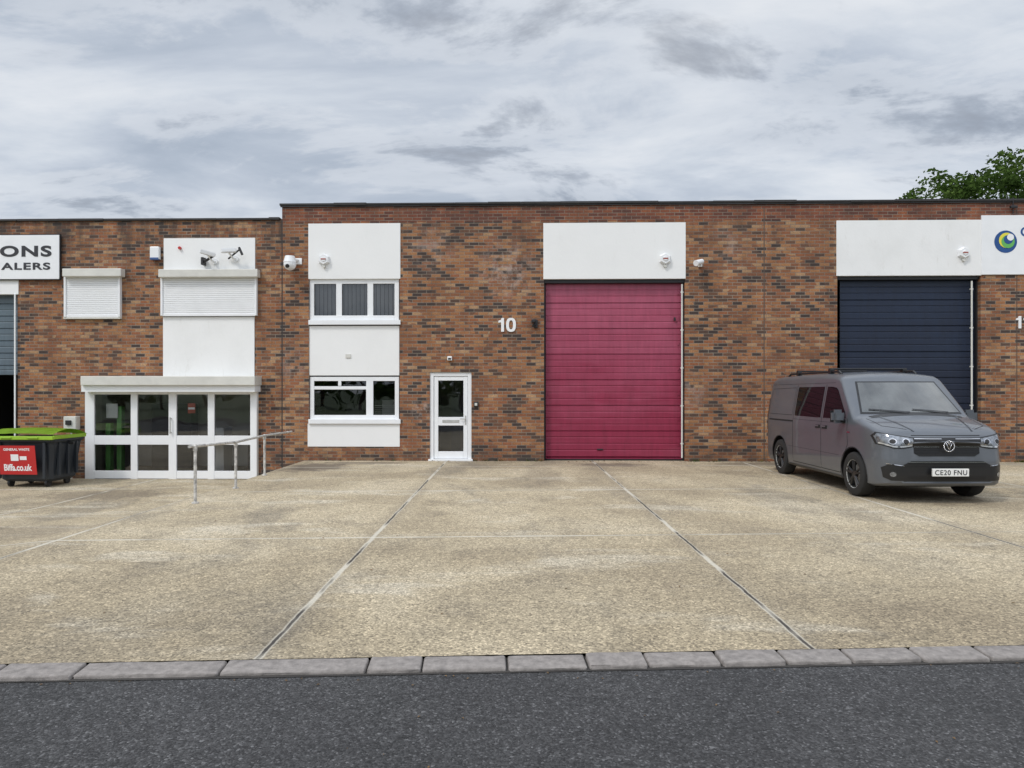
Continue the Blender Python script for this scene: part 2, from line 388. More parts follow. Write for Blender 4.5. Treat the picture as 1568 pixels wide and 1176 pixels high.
def room(name,x0,x1,y0,y1,z0,z1,mat,parent,floor=None):
    v=[(x0,y0,z0),(x1,y0,z0),(x1,y1,z0),(x0,y1,z0),(x0,y0,z1),(x1,y0,z1),(x1,y1,z1),(x0,y1,z1)]
    o=mesh_obj(name,v,[(0,1,2,3),(4,5,6,7),(0,3,7,4),(1,2,6,5),(3,2,6,7)],mat,parent)
    if floor: o.data.materials.append(floor); o.data.polygons[0].material_index=1
    return o
def ribs(name,x0,x1,z0,z1,y,mat,parent,sec=0.61,mini=3,dep=0.016):
    prof=[]; zc=z1
    while zc>z0:
        zb=max(z0,zc-sec)
        prof+= [(zc,y+dep*1.5),(zc-0.014,y+dep*1.5),(zc-0.024,y)]
        st=(zc-zb)/(mini+1)
        for k in range(1,mini+1):
            q=zc-k*st
            if q-0.03>zb: prof+=[(q+0.018,y),(q+0.006,y+dep*0.6),(q-0.006,y+dep*0.6),(q-0.018,y)]
        prof+=[(zb+0.01,y)]
        zc=zb
        if zc-z0<0.03: break
    prof.append((z0,y+dep))
    prof.sort(key=lambda p:-p[0])
    v=[];f=[]
    for zq,yq in prof: v+= [(x0,yq,zq),(x1,yq,zq)]
    for i in range(len(prof)-1): f.append((2*i,2*i+2,2*i+3,2*i+1))
    return mesh_obj(name,v,f,mat,parent)
def text(name,body,x,z,h,y,mat,parent,bold=0.02,ext=0.012,xs=1.0,align='LEFT',rot=None,space=1.0,width=None):
    cu=bpy.data.curves.new(name,'FONT'); cu.body=body; cu.size=1; cu.extrude=0.03; cu.offset=bold; cu.space_character=space
    cu.align_x='LEFT'
    o=bpy.data.objects.new(name,cu); link(o)
    dg=bpy.context.evaluated_depsgraph_get(); me=bpy.data.meshes.new_from_object(o.evaluated_get(dg)); bpy.data.objects.remove(o)
    X=[v.co.x for v in me.vertices]; Yv=[v.co.y for v in me.vertices]
    sy=h/(max(Yv)-min(Yv)); sx=sy*xs
    if width: sx=width/(max(X)-min(X))
    ox=min(X); oy=min(Yv); wd=(max(X)-ox)*sx
    sh={'LEFT':0,'CENTER':-wd/2,'RIGHT':-wd}[align]
    for v in me.vertices:
        a,b,c=v.co; v.co=((a-ox)*sx+sh,-(c/0.03)*ext,(b-oy)*sy)
    me.materials.clear(); me.materials.append(mat)
    ob=bpy.data.objects.new(name,me); link(ob); ob.parent=parent; ob.location=(x,y,z)
    if rot: ob.rotation_euler=rot
    return ob
def digit(name,ch,x,z,h,y,parent,th=.02):
    bm=bmesh.new()
    if ch=='1':
        P=[(.26*h,0),(.47*h,0),(.47*h,h),(.30*h,h),(.24*h,.86*h),(.06*h,.80*h),(.06*h,.66*h),(.26*h,.68*h)]
        f=bm.faces.new([bm.verts.new((x+a,y,z+b)) for a,b in P]); 
        r=bmesh.ops.extrude_face_region(bm,geom=[f])
        for v in [g for g in r['geom'] if isinstance(g,bmesh.types.BMVert)]: v.co.y-=th
    else:
        n=32; A=[];B=[]
        for k in range(n):
            a=2*math.pi*k/n; cx=x+.36*h
            def se(rx,rz):
                c_,s_=math.cos(a),math.sin(a); return (cx+rx*math.copysign(abs(c_)**.8,c_),z+.5*h+rz*math.copysign(abs(s_)**.8,s_))
            A.append(se(.36*h,.51*h)); B.append(se(.15*h,.33*h))
        va=[bm.verts.new((p[0],y-th,p[1])) for p in A]; vb=[bm.verts.new((p[0],y-th,p[1])) for p in B]
        vc=[bm.verts.new((p[0],y,p[1])) for p in A]; vd=[bm.verts.new((p[0],y,p[1])) for p in B]
        for k in range(n):
            j=(k+1)%n
            bm.faces.new((va[k],va[j],vb[j],vb[k])); bm.faces.new((va[k],vc[k],vc[j],va[j])); bm.faces.new((vb[k],vb[j],vd[j],vd[k]))
    bmesh.ops.recalc_face_normals(bm,faces=bm.faces[:])
    return bm_obj(name,bm,M_WTXT,parent)

BM=empty('brick_industrial_unit',(0,D,0),-TH)
BL=empty('brick_industrial_unit',(0,D,0),-TH)

xL=W(432,400)[0]; ztop=W(900,312)[1]
XR=30.0
H_strip=PR(473,612,343,684); H_door=PR(658,722,570,706.5); H_red=PR(833,1049,341,704); H_navy=PR(1282,1502,337,707)
H_door=(H_door[0],H_door[1],-0.05,H_door[3])
H_red=(H_red[0],H_red[1],-0.3,H_red[3]); H_navy=(H_navy[0],H_navy[1],-0.3,H_navy[3])
wall('front_wall',xL,XR,-1.2,ztop,[H_strip,H_door,H_red,H_navy],0,0.28,M_BR,BM)
v=[(xL,0,-1.2),(xL,28,-1.2),(xL,28,ztop),(xL,0,ztop),(XR,0,-1.2),(XR,28,-1.2),(XR,28,ztop),(XR,0,ztop)]
mesh_obj('side_walls',v,[(0,3,2,1),(4,5,6,7),(1,2,6,5)],M_BR,BM)
box('roof',xL+0.01,XR-0.01,0.29,27.9,ztop-0.35,ztop-0.2,M_CAP,BM)
bm=bmesh.new(); xx=xL-0.05
while xx<XR:
    L=random.uniform(0.7,1.3); add_box(bm,xx,min(xx+L,XR)-0.002,-0.055+random.uniform(-.008,.008),0.36,ztop-0.008+random.uniform(-.004,.006),ztop+0.045+random.uniform(-.008,.010),0.008); xx+=L
add_box(bm,xL-0.05,xL+0.3,0.36,27.9,ztop-0.008,ztop+0.052)
bm_obj('coping',bm,M_CAP,BM)
box('fascia_drip',xL-0.03,XR,-0.035,0.0,ztop-0.04,ztop-0.012,M_CAP,BM)

pbox('upper_panel',472,613,342,427,-0.012,0.12,M_WH,BM,0.004)
pbox('middle_panel',473.5,611.5,499,575,0.02,0.12,M_WH,BM,0.004)
pbox('lower_panel',471,612,649,684,-0.012,0.12,M_WH,BM,0.004)
def window(pref,a,b,c,d,mull,trans,parent,t=7,y=0.04,glass=M_GL):
    X0,X1,Z0,Z1=PR(a,b,c,d,-y); s=t/64.8
    bm=bmesh.new(); gk=bmesh.new()
    def bar(x0,x1,z0,z1,k):
        add_box(bm,x0,x1,y+k,y+.07-k,z0,z1,.006); add_box(gk,x0-.006,x1+.006,y+.02+k*.3,y+.05-k*.3,z0-.006,z1+.006)
    bar(X0,X0+s,Z0,Z1,0); bar(X1-s,X1,Z0,Z1,0); bar(X0+s,X1-s,Z1-s,Z1,.002); bar(X0+s,X1-s,Z0,Z0+s,.002)
    for p,tp,yc,yd in mull:
        xm=W(p,c,-y)[0]; zc=W((a+b)/2,yc,-y)[1]; zd=W((a+b)/2,yd,-y)[1]; h=tp/64.8/2
        bar(xm-h,xm+h,zd,zc,.004)
    for yp,pa,pb,tp in trans:
        zm=W((a+b)/2,yp,-y)[1]; h=tp/64.8/2
        bar(W(pa,c,-y)[0],W(pb,c,-y)[0],zm-h,zm+h,.006)
    bm_obj(pref+'_frame',bm,M_PVC,parent); bm_obj(pref+'_gasket',gk,M_BLK,parent)
    quad(pref+'_glass',X0+s/2,X1-s/2,Z0+s/2,Z1-s/2,y+.035,glass,parent)
    return X0,X1,Z0,Z1
wu=window('upper_window',474,611,427.5,490,[(519,9,434,484),(567,9,434,484)],[],BM,t=7)
pbox('upper_sill',472,613,490,497,-0.05,0.08,M_PVC,BM,0.006)
wl=window('lower_window',474.5,611,577,642,[(566,11,583,636),(520,5,583,591)],[(594,481,562,5)],BM,t=6.5)
pbox('lower_sill',472,613,642,649,-0.06,0.08,M_PVC,BM,0.006)
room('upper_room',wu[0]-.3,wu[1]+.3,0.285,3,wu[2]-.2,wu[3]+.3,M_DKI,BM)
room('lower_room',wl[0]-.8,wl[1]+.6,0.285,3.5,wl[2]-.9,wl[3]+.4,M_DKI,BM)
bm=bmesh.new(); xx=wu[0]+.05
while xx<wu[1]-.05:
    m=Matrix.Translation((xx,0.2,(wu[2]+wu[3])/2))@Matrix.Rotation(0.75+random.uniform(-.1,.1),4,'Z')@Matrix.Diagonal((0.089,0.002,wu[3]-wu[2]-.06,1))
    bmesh.ops.create_cube(bm,size=1,matrix=m); xx+=0.098
bm_obj('vertical_blinds',bm,M_BLIND,BM)
box('desk',wl[0]+.1,wl[1]-.9,1.0,1.7,wl[2]-.2,wl[2]+.02,M_INT,BM)
box('monitor',wl[0]+.6,wl[0]+1.05,1.1,1.14,wl[2]+.05,wl[2]+.35,M_BLK,BM,.01)
box('filing_cabinet',wl[1]-.6,wl[1]-.15,1.0,1.5,wl[2]-.6,wl[2]+.45,M_INT,BM,.01)
for k in range(5): box('venetian_slat',W(572,600)[0],W(603,600)[0],.13,.15,wl[2]+.12+k*.05,wl[2]+.125+k*.05,M_PVC,BM)
box('panel_vent',*[W(529,545)[0],W(537,545)[0]],0.0,0.03,*[W(533,548)[1],W(533,542)[1]],M_PVCG,BM,.004)
X0,X1,Z0,Z1=H_door
Z0=0.0
bm=bmesh.new(); s=0.09
add_box(bm,X0,X0+s,.03,.11,Z0,Z1,.006); add_box(bm,X1-s,X1,.03,.11,Z0,Z1,.006); add_box(bm,X0+s,X1-s,.032,.108,Z1-s,Z1,.006); add_box(bm,X0-.03,X1+.03,-.05,.108,-.03,0.045,.006)
bm_obj('door_frame',bm,M_PVC,BM)
bm=bmesh.new(); a,b=X0+s+.006,X1-s-.006; s2=0.10
add_box(bm,a,a+s2,.05,.1,Z0+.05,Z1-s-.006,.008); add_box(bm,b-s2,b,.05,.1,Z0+.05,Z1-s-.006,.008)
zt=Z1-s-.006
for c,d in ((Z0+.05,Z0+.22),(zt-s2,zt),(W(690,655)[1]+.05,W(690,642)[1]+.05)): add_box(bm,a+s2,b-s2,.052,.098,c,d,.006)
bm_obj('door_leaf',bm,M_PVC,BM)
quad('door_glass',a+.05,b-.05,Z0+.1,zt-.05,.075,M_GL,BM)
bm=bmesh.new(); hx=b-.05; hz=W(690,644)[1]
add_box(bm,hx-.015,hx+.015,.035,.05,hz-.1,hz+.12,.004); add_box(bm,hx-.13,hx+.01,.0,.015,hz+.03,hz+.05,.004); add_box(bm,a+.2,b-.2,.045,.052,W(690,650)[1]+.04,W(690,647)[1]+.06,.002)
bm_obj('door_handle',bm,M_GALV,BM)
room('hall',X0-.3,X1+.3,0.285,3.0,-.02,Z1+.3,M_INT,BM)
box('hall_inner_door',X0+.25,X1-.1,2.4,2.45,0.0,2.0,M_BLIND,BM)

def bay(pref,pa,pb,pt,pm,dl,dr,mat,pipe_px,whm):
    pbox(pref+'_header_panel',pa,pb,pt,pm,-0.014,0.12,whm,BM,0.004)
    pbox(pref+'_dark_lintel_strip',pa+1,pb-1,pm+.3,pm+6,0.06,0.25,M_BLK,BM)  # dark lintel strip between header panel and door
    x0,x1,z0,z1=PR(dl,dr,pm+4,706,-.20)
    ribs(pref+'_sectional_door',x0-.02,x1+.02,0.03,z1+.1,0.19,mat,BM)
    box(pref+'_door_seal',x0,x1,.17,.22,0,0.03,M_BLK,BM)
    xa=W(pa,400)[0]; xb=W(pb,400)[0]
    box(pref+'_guide',xa+.0,xa+.05,.12,.2,0,z1+.1,M_BLK,BM); box(pref+'_guide',xb-.05,xb,.12,.2,0,z1+.1,M_BLK,BM)
    xp=W(pipe_px,500,.02)[0]; zt_=W(pipe_px,pm+8)[1]
    cyl(pref+'_cable_conduit',(xp,.03,.08),(xp,.03,zt_),.020,M_PVCG,BM)
    for k in range(5):
        zc=.4+k*(zt_-.6)/4; box(pref+'_conduit_clip',xp-.032,xp+.032,0.02,.06,zc,zc+.03,M_PVCG,BM)
    return x0,x1
dx0,dx1=bay('crimson',832,1050,341,427,837,1045,M_RED,1045,M_WH)
box('door_pull',dx0+1.2,dx0+1.34,.165,.19,.25,.28,M_BLK,BM,.004)
for k in range(7): 
    zc=.35+k*.6
    box('door_hinge',dx0+.03,dx0+.07,.176,.19,zc,zc+.06,M_RED,BM); box('door_hinge',dx1-.12,dx1-.08,.176,.19,zc,zc+.06,M_RED,BM)
bay('navy',1281,1503,337,422,1287,1493,M_NAVY,1490,M_WH2)
def vline(name,px,a,b,mat,w=.02):
    x,_=W(px,500); box(name,x-w/2,x+w/2,-.004,.01,W(px,b)[1],W(px,a)[1],mat,BM)
vline('movement_joint',1170,318,705,plain('mastic',(0.10,0.075,0.06),.8),.022)
vline('movement_joint',1557,316,705,bpy.data.materials['mastic'],.018)
x,z=W(762,508); x2,z2=W(793,487); hh=z2-z
digit('unit_digit','1',x,z,hh,-.002,BM); digit('unit_digit','0',x+.62*hh,z,hh,-.002,BM)
x,z=W(1554,503); x2,z2=W(1578,484); hh=z2-z
digit('unit_digit','1',x,z,hh,-.002,BM); digit('unit_digit','1',x+.6*hh,z,hh,-.002,BM)
M_ALR=plain('alarm_red',(.35,.08,.06),.5)
def alarm(px,py,parent,name='burglar_alarm_box'):
    x,z=W(px,py)
    bm=bmesh.new()
    cyl_bm(bm,(x,-.015,z),(x,-.10,z),.15,.115,6); cyl_bm(bm,(x,-.10,z),(x,-.115,z),.06,.05,16)
    bm_obj(name,bm,M_PVC,parent)
    cyl('alarm_strobe',(x,-.02,z-.16),(x,-.07,z-.16),.035,M_PVCG,parent)
    box('alarm_label',x-.06,x+.06,-.121,-.116,z-.012,z+.015,M_ALR,parent)
for a,b in ((497,398),(1018,397),(1474,388)): alarm(a,b,BM)
def pt(px,py,off): 
    x,z=W(px,py,off); return (x,-off,z)
bm=bmesh.new(); x,z=W(450,402)
add_box(bm,x+.02,x+.20,-.03,0,z-.05,z+.10,.01); cyl_bm(bm,(x+.1,-.03,z+.05),(x-.02,-.22,z+.05),.035)
cyl_bm(bm,(x-.02,-.22,z-.04),(x-.02,-.22,z+.11),.15,.11,20); bmesh.ops.create_uvsphere(bm,u_segments=20,v_segments=12,radius=.145,matrix=Matrix.Translation((x-.02,-.22,z-.08)))
bm_obj('dome_camera',bm,M_PVC,BM,True,40)
cyl('dome_camera_lens',(x-.03,-.32,z-.13),(x-.035,-.375,z-.15),.045,M_BLK,BM)
bm=bmesh.new(); x,z=W(1069,405)
add_box(bm,x-.01,x+.09,-.04,0,z-.06,z+.04,.01); cyl_bm(bm,(x+.04,-.04,z),(x-.04,-.2,z-.02),.03); cyl_bm(bm,(x+.06,-.12,z+.05),(x-.12,-.28,z-.02),.06,.07)
bm_obj('security_camera',bm,M_PVC,BM,True,40)
x,z=W(689,549); bm=bmesh.new(); add_box(bm,x-.055,x+.055,-.09,0,z-.05,z+.05,.015); bm_obj('door_light',bm,M_PVC,BM)
box('door_light_lens',x-.035,x+.035,-.095,-.091,z-.03,z+.01,M_BLK,BM)
x,z=W(820,496); bm=bmesh.new(); add_box(bm,x-.04,x+.05,-.04,0,z-.10,z+.10,.01); add_box(bm,x-.10,x+.0,-.16,-.045,z+.02,z+.10,.02); cyl_bm(bm,(x-.02,-.02,z-.02),(x-.06,-.12,z-.06),.03); bm_obj('floodlight',bm,M_BLK,BM)
x,z=W(729,619); box('intercom',x-.055,x+.055,-.05,0,z-.06,z+.06,M_BLK,BM,.01)
box('intercom_face',x-.03,x+.03,-.056,-.051,z-.03,z+.03,M_PVCG,BM)
x,z=W(1035,487); box('door_switch',x-.02,x+.02,.13,.17,z-.05,z+.03,M_BLK,BM,.005)

SG=empty('company_sign',(0,D,0),-TH)
xa,xb_,z0,z1=PR(1503,1760,329,420,.03)
box('board',xa,xb_,-.035,-.003,z0,z1,M_PVC,SG,.004)
x,z=W(1540,370,.04); R=.26
M_LB=plain('logo_blue',(.012,.07,.24),.5,var=.02); M_LG=plain('logo_green',(.12,.42,.10),.5,var=.02); M_LY=plain('logo_yellow',(.75,.66,.06),.5,var=.02)
def disc(name,cx,cz,r,y,mat,par,sx=1):
    n=36; v=[(cx+sx*r*math.cos(2*math.pi*i/n),y,cz+r*math.sin(2*math.pi*i/n)) for i in range(n)]
    mesh_obj(name,v,[tuple(range(n))],mat,par)
disc('logo_disc',x,z,R,-.039,M_LB,SG); disc('logo_swoosh',x+.02,z+.03,R*.68,-.043,M_LY,SG); disc('logo_swoosh',x+.05,z+.0,R*.58,-.047,M_LG,SG); disc('logo_swoosh',x+.055,z+.05,R*.40,-.051,M_LB,SG); disc('logo_swoosh',x+.10,z+.10,R*.30,-.055,M_PVC,SG)
x,z=W(1563,362,.04); text('lettering','COASTAL',x,z,.22,-.038,M_LB,SG,bold=.02,ext=.003)
bm=bmesh.new(); x,z=W(1549,318); cyl_bm(bm,(x,-.05,z-.15),(x,-.05,z+.22),.012); add_box(bm,x-.08,x+.08,-.1,-.04,z-.03,z+.03,.01)
bm_obj('roof_bracket',bm,M_BLK,BM)

# ---------------------------------------------------------------- left unit
ztl=W(250,337)[1]; XLL=-34.0
HL_strip=PR(251,390,365,575); HL_win=PR(98,184,412,486)
HL_shop=PR(133,392,590,745); HL_shop=(HL_shop[0],HL_shop[1],-.44,HL_shop[3])
HL_bay=(W(-190,400)[0],W(26,400)[0],-.6,W(10,430)[1])
wall('front_wall',XLL,xL-.001,-1.4,ztl,[HL_strip,HL_win,HL_shop,HL_bay],0.02,0.28,M_BRL,BL)
mesh_obj('side_walls',[(XLL,.02,-1.4),(XLL,28,-1.4),(XLL,28,ztl),(XLL,.02,ztl),(xL-.01,28,-1.4),(xL-.01,28,ztl)],[(0,1,2,3),(1,4,5,2)],M_BRL,BL)
box('roof',XLL+.01,xL-.01,.31,27.9,ztl-.35,ztl-.2,M_CAP,BL)
bm=bmesh.new(); xx=XLL
while xx<xL-.06:
    L=random.uniform(.7,1.4); add_box(bm,xx,min(xx+L,xL-.06)-.002,-.03+random.uniform(-.008,.008),.34,ztl-.01,ztl+.045+random.uniform(-.010,.010),.008); xx+=L
bm_obj('coping',bm,M_CAP,BL)
box('junction_mastic',xL-.012,xL+.012,-.003,.02,-.2,ztl,M_CAP,BL)
pbox('upper_panel',250.5,390.5,364.5,413,0.0,.14,M_WH,BL,.004)
pbox('middle_panel',249.5,389.5,485,576,0.0,.14,M_WH2,BL,.004)
def shutter(pref,a,b,c,d,e,ba,bb):
    pbox(pref+'_shutter_box',ba,bb,c,d,-.19,.0,M_PVCG,BL,.012)
    x0,x1,z0,z1=PR(a,b,d,e,.06); 
    bm=bmesh.new(); zc=z1
    while zc>z0+.01:
        h=min(.045,zc-z0); add_box(bm,x0+.04,x1-.04,-.05,-.03,zc-h+.004,zc,.006); zc-=.045
    add_box(bm,x0,x0+.05,-.075,.02,z0-.02,z1,.004); add_box(bm,x1-.05,x1,-.075,.02,z0-.02,z1,.004); add_box(bm,x0+.04,x1-.04,-.06,-.02,z0-.03,z0+.03,.004)
    add_box(bm,x0+.05,x1-.05,-.02,.0,z0,z1)
    bm_obj(pref+'_shutter',bm,M_PVC,BL)
shutter('small',98,184,411,423,484,95,185); shutter('wide',246,393,412,424,482,242,394)
pbox('small_window_sill',97,184,485,488,-.06,.05,M_PVCG,BL)
quad('small_window_back',HL_win[0],HL_win[1],HL_win[2],HL_win[3],.06,M_PVCG,BL)
quad('strip_back',HL_strip[0],HL_strip[1],HL_strip[2],HL_strip[3],.16,M_PVCG,BL)
x,z=W(239,388); box('alarm_box',x-.11,x+.11,-.09,.02,z-.15,z+.15,M_PVC,BL,.02)
box('alarm_box_base',x-.1,x+.1,-.1,-.02,z-.17,z-.11,plain('alarm_blue',(.05,.1,.25),.4),BL,.01)
def cctv(a,b,flip):
    x,z=W(a,b,.2); bm=bmesh.new()
    m=Matrix.Translation((x,-.3,z))@Matrix.Rotation(flip,4,'Y')@Matrix.Rotation(.5,4,'Z')@Matrix.Diagonal((.34,.11,.10,1))
    r=bmesh.ops.create_cube(bm,size=1,matrix=m); bmesh.ops.bevel(bm,geom=list({e for v in r['verts'] for e in v.link_edges}),offset=.015,segments=2,affect='EDGES')
    cyl_bm(bm,(x,-.3,z-.04),(x+.02,-.14,z-.14),.022); cyl_bm(bm,(x+.02,-.14,z-.14),(x+.04,.0,z-.14),.022); cyl_bm(bm,(x+.04,-.03,z-.14),(x+.04,.0,z-.14),.07)
    bm_obj('cctv_camera',bm,M_PVC,BL,True,35)
cctv(321,389,.25); cctv(353,385,-.15)
bm=bmesh.new(); a=pt(311,402,.1); b_=pt(328,391,.25); cyl_bm(bm,a,b_,.03); c_=pt(368,381,.3); cyl_bm(bm,pt(350,396,.05),c_,.02); add_box(bm,a[0]-.03,a[0]+.03,-.16,0,a[2]-.06,a[2]+.12,.005); cyl_bm(bm,pt(366,379,.28),pt(371,390,.3),.028)
bm_obj('cctv_bracket',bm,M_BLK,BL)
x,z=W(276,380); cyl('panel_warning_lamp',(x,-.05,z),(x,0.0,z),.035,plain('lamp_red',(.5,.03,.03),.4),BL)
OS=.10
pbox('shop_canopy_fascia',123,390,576,590,-.42,.02,M_PVCG,BL,.012)
x0,x1,z0,z1=PR(126,391,588,600,.3)
box('shop_canopy_soffit',x0,x1,-.34,.02,z0,z1,M_PVC,BL)
X0,X1,Z0,Z1=PR(130,393,598,735,OS); Z0=-.44
bm=bmesh.new()
def vbar(pa,pb,za=None,zb=None,y0=-OS,y1=-OS+.07):
    add_box(bm,W(pa,600,OS)[0],W(pb,600,OS)[0],y0,y1,Z0 if za is None else za,Z1 if zb is None else zb,.006)
vbar(130,144); vbar(200,210); vbar(258,270); vbar(318,328); vbar(383,393)
for (c,d) in ((598,604),(667,681),(721,736)):
    zc=W(260,c,OS)[1]; zd=max(W(260,d,OS)[1],-.43)
    xs_=[W(p,600,OS)[0] for p in (144,200,210,258,270,318,328,383)]
    for i in range(0,8,2): add_box(bm,xs_[i],xs_[i+1],-OS+.006,-OS+.064,zd,zc,.005)
bm_obj('shopfront_frame',bm,M_PVC,BL)
box('shopfront_jamb',X0,X0+.1,-.03,.4,Z0,Z1,M_PVCG,BL); box('shopfront_jamb',X1-.1,X1,-.03,.4,Z0,Z1,M_PVCG,BL)
quad('shopfront_glass',X0+.1,X1-.1,Z0+.05,Z1-.05,-OS+.035,M_GLS,BL)
bm=bmesh.new()
hx,hz=W(262,650,OS); add_box(bm,hx-.012,hx+.012,-OS-.06,-OS-.04,hz-.22,hz+.18,.004); add_box(bm,hx-.01,hx+.01,-OS-.05,-OS,hz-.2,hz-.17); add_box(bm,hx-.01,hx+.01,-OS-.05,-OS,hz+.13,hz+.16); bm_obj('shop_door_handle',bm,M_GALV,BL)
room('shop_room',X0-.5,X1+.5,.305,3.0,-.445,Z1+.25,M_INT,BL,M_FLR)
box('shop_floor_strip',X0,X1,-.1,.31,-.5,-.44,M_FLR,BL)
M_GRN=plain('shop_green',(.16,.42,.12),.6)
for p,a,b in ((184,622,722),(167,648,700)):
    xq,_=W(p,600,-.35); box('display_stand',xq-.06,xq+.06,.3,.45,-.44,W(p,a,-.3)[1],M_GRN,BL,.01)
xq,_=W(172,600,-.3); box('display_card',xq-.12,xq+.16,.25,.27,1.0,1.35,M_PVC,BL)
xq,zq=W(295,625,0); box('window_poster',xq-.09,xq+.09,-.055,-.052,zq-.12,zq+.12,plain('poster_red',(.4,.06,.04),.6),BL)
box('window_poster_sheet',xq-.08,xq+.08,-.058,-.056,zq-.03,zq+.02,M_PVC,BL)
xq,zq=W(336,655,-.5); box('counter',xq-.15,xq+.15,.4,.9,-.44,zq,M_PVC,BL,.01); box('counter_desk',xq+.3,xq+1.3,1.5,2.0,-.44,.55,M_DKI,BL,.01)
xq,zq=W(237,640,-2); box('shop_shelving',xq-.3,xq+.8,2.4,2.8,-.44,1.3,M_DKI,BL,.01)
pbox('bay_header_panel',-192,28,428,451,-0.0,.14,M_WH2,BL,.004)
x0,x1,z0,z1=PR(-188,26,451,574,0)
ribs('bay_roller_door',HL_bay[0],HL_bay[1],z0,z1+.1,.19,M_GREYD,BL,sec=.3,mini=1)
room('bay_interior',HL_bay[0]-.2,HL_bay[1]+.2,.305,8,-.44,z1+.2,M_DKI,BL)
cyl('bay_conduit',(HL_bay[1]-.04,-.01,-.3),(HL_bay[1]-.04,-.01,z1),.02,M_PVC,BL)
x,z=W(113,645); box('meter_box',x-.15,x+.15,-.16,.02,z-.2,z+.12,M_PVCG,BL,.015); box('meter_box_valve',x-.08,x+.05,-.2,-.16,z-.08,z+.03,M_BLK,BL,.01)
cyl('meter_pipe',(x-.02,-.06,-.5),(x-.02,-.06,z-.2),.02,M_PVCG,BL)
SL=empty('company_sign',(0,D,0),-TH)
x0,x1,z0,z1=PR(-330,91,361,428,.05)
box('board',x0,x1,-.06,-.004,z0,z1,M_PVC,SL,.004)
bm=bmesh.new(); add_box(bm,x0-.02,x1+.015,-.055,-.01,z0-.02,z0-.001); add_box(bm,x0-.02,x1+.015,-.055,-.01,z1+.001,z1+.02); add_box(bm,x1+.001,x1+.02,-.055,-.01,z0-.02,z1+.02); bm_obj('board_edge',bm,M_BLK,SL)
xr,zt_=W(79,376,.06); _,zb_=W(79,393,.06); u1=W(79,376,.06)[0]-W(0,376,.06)[0]
text('lettering_top','ONS',xr,zb_,zt_-zb_,-.064,M_TXT,SL,bold=.035,ext=.003,width=u1*1.0,align='RIGHT',space=1.15)
text('lettering_top','SIMM',xr-u1*1.06,zb_,zt_-zb_,-.064,M_TXT,SL,bold=.035,ext=.003,width=u1*1.25,align='RIGHT',space=1.15)
xr,zt_=W(77,402,.06); _,zb_=W(77,413,.06); u2=W(77,376,.06)[0]-W(2,376,.06)[0]
text('lettering_bottom','ALERS',xr,zb_,zt_-zb_,-.064,M_TXT,SL,bold=.03,ext=.003,width=u2,align='RIGHT',space=1.15)
text('lettering_bottom','WHOLES',xr-u2*1.05,zb_,zt_-zb_,-.064,M_TXT,SL,bold=.03,ext=.003,width=u2*1.3,align='RIGHT',space=1.15)

# ------------------------------------------------------------------ handrail
HR=empty('handrail')
bm=bmesh.new()
def gp(px,py,Y): return Vector(((px-CX)/F*Y,Y,CAMH+(HY-py)/F*Y))
A=gp(299,683,10.3);B=gp(361,677,11.9);C=gp(405,667,13.8);E=gp(440,662,16.3)
A0=gp(299,771,10.3);B0=gp(361,748,11.9);C0=gp(405,728,13.8)
r=.022
for p,q in ((A0,A),(B0,B),(C0,C),(A+Vector((-.03,-.13,0)),B),(B,C),(C,E),(E,E+Vector((0,.32,0)))): cyl_bm(bm,p,q,r,seg=12)
for p in (A,B,C,E): bmesh.ops.create_uvsphere(bm,u_segments=12,v_segments=8,radius=r*1.35,matrix=Matrix.Translation(p))
for p in (A,B,C): cyl_bm(bm,p-Vector((0,0,.07)),p-Vector((0,0,.015)),r*1.4)
for p in (A0,B0,C0):
    g=gh(p.x,p.y); cyl_bm(bm,(p.x,p.y,g-.01),(p.x,p.y,g+.02),.05); cyl_bm(bm,p,p-Vector((0,0,.3)),r)
bm_obj('tube_rail',bm,plain('flaking_white_paint',(.66,.64,.60),.6,var=.75,scale=16),HR,True,40)

# ------------------------------------------------------------------ wheelie bin
BN=empty('wheelie_bin',(-10.55,15.75,-.44),math.radians(-3))
M_BIN=plain('bin_plastic',(.022,.027,.035),.45,var=.3); M_LID=plain('bin_lid_lime',(.30,.50,.03),.5,var=.25); M_LBL=plain('bin_label_red',(.50,.02,.02),.5)
bm=bmesh.new(); lv=[(.12,.52,.36),(.18,.58,.42),(.55,.61,.45),(.95,.655,.49),(1.0,.70,.53),(1.08,.70,.53)]
rings=[]
for zq,hx,hy in lv:
    c=.06; pts=[(hx-c,-hy),(hx,-hy+c),(hx,hy-c),(hx-c,hy),(-hx+c,hy),(-hx,hy-c),(-hx,-hy+c),(-hx+c,-hy)]
    rings.append([bm.verts.new((a,b,zq)) for a,b in pts])
for r0,r1 in zip(rings,rings[1:]):
    for i in range(8): bm.faces.new((r0[i],r0[(i+1)%8],r1[(i+1)%8],r1[i]))
bm.faces.new(rings[0][::-1]); bm.faces.new(rings[-1])
for xq in (-.5,.5): add_box(bm,xq-.03,xq+.03,-.55,-.5,.2,.98,.01)
for yq in (-.28,0,.28): add_box(bm,.62,.685,yq-.03,yq+.03,.25,.98,.01)
bm_obj('bin_body',bm,M_BIN,BN)
bm=bmesh.new()
n=9; pr=[]
for i in range(n):
    t=i/(n-1); yq=-.58+1.13*t; zq=1.10+.16*math.sin(math.pi*min(1,t*.85+.12))
    pr.append((yq,zq))
top=[[bm.verts.new((xq,a,b+(0 if abs(xq)>.6 else .02))) for a,b in pr] for xq in (-.735,-.68,-.2,.2,.68,.735)]
for i in range(5):
    for j in range(n-1): bm.faces.new((top[i][j],top[i+1][j],top[i+1][j+1],top[i][j+1]))
bmesh.ops.solidify(bm,geom=bm.faces[:],thickness=.05)
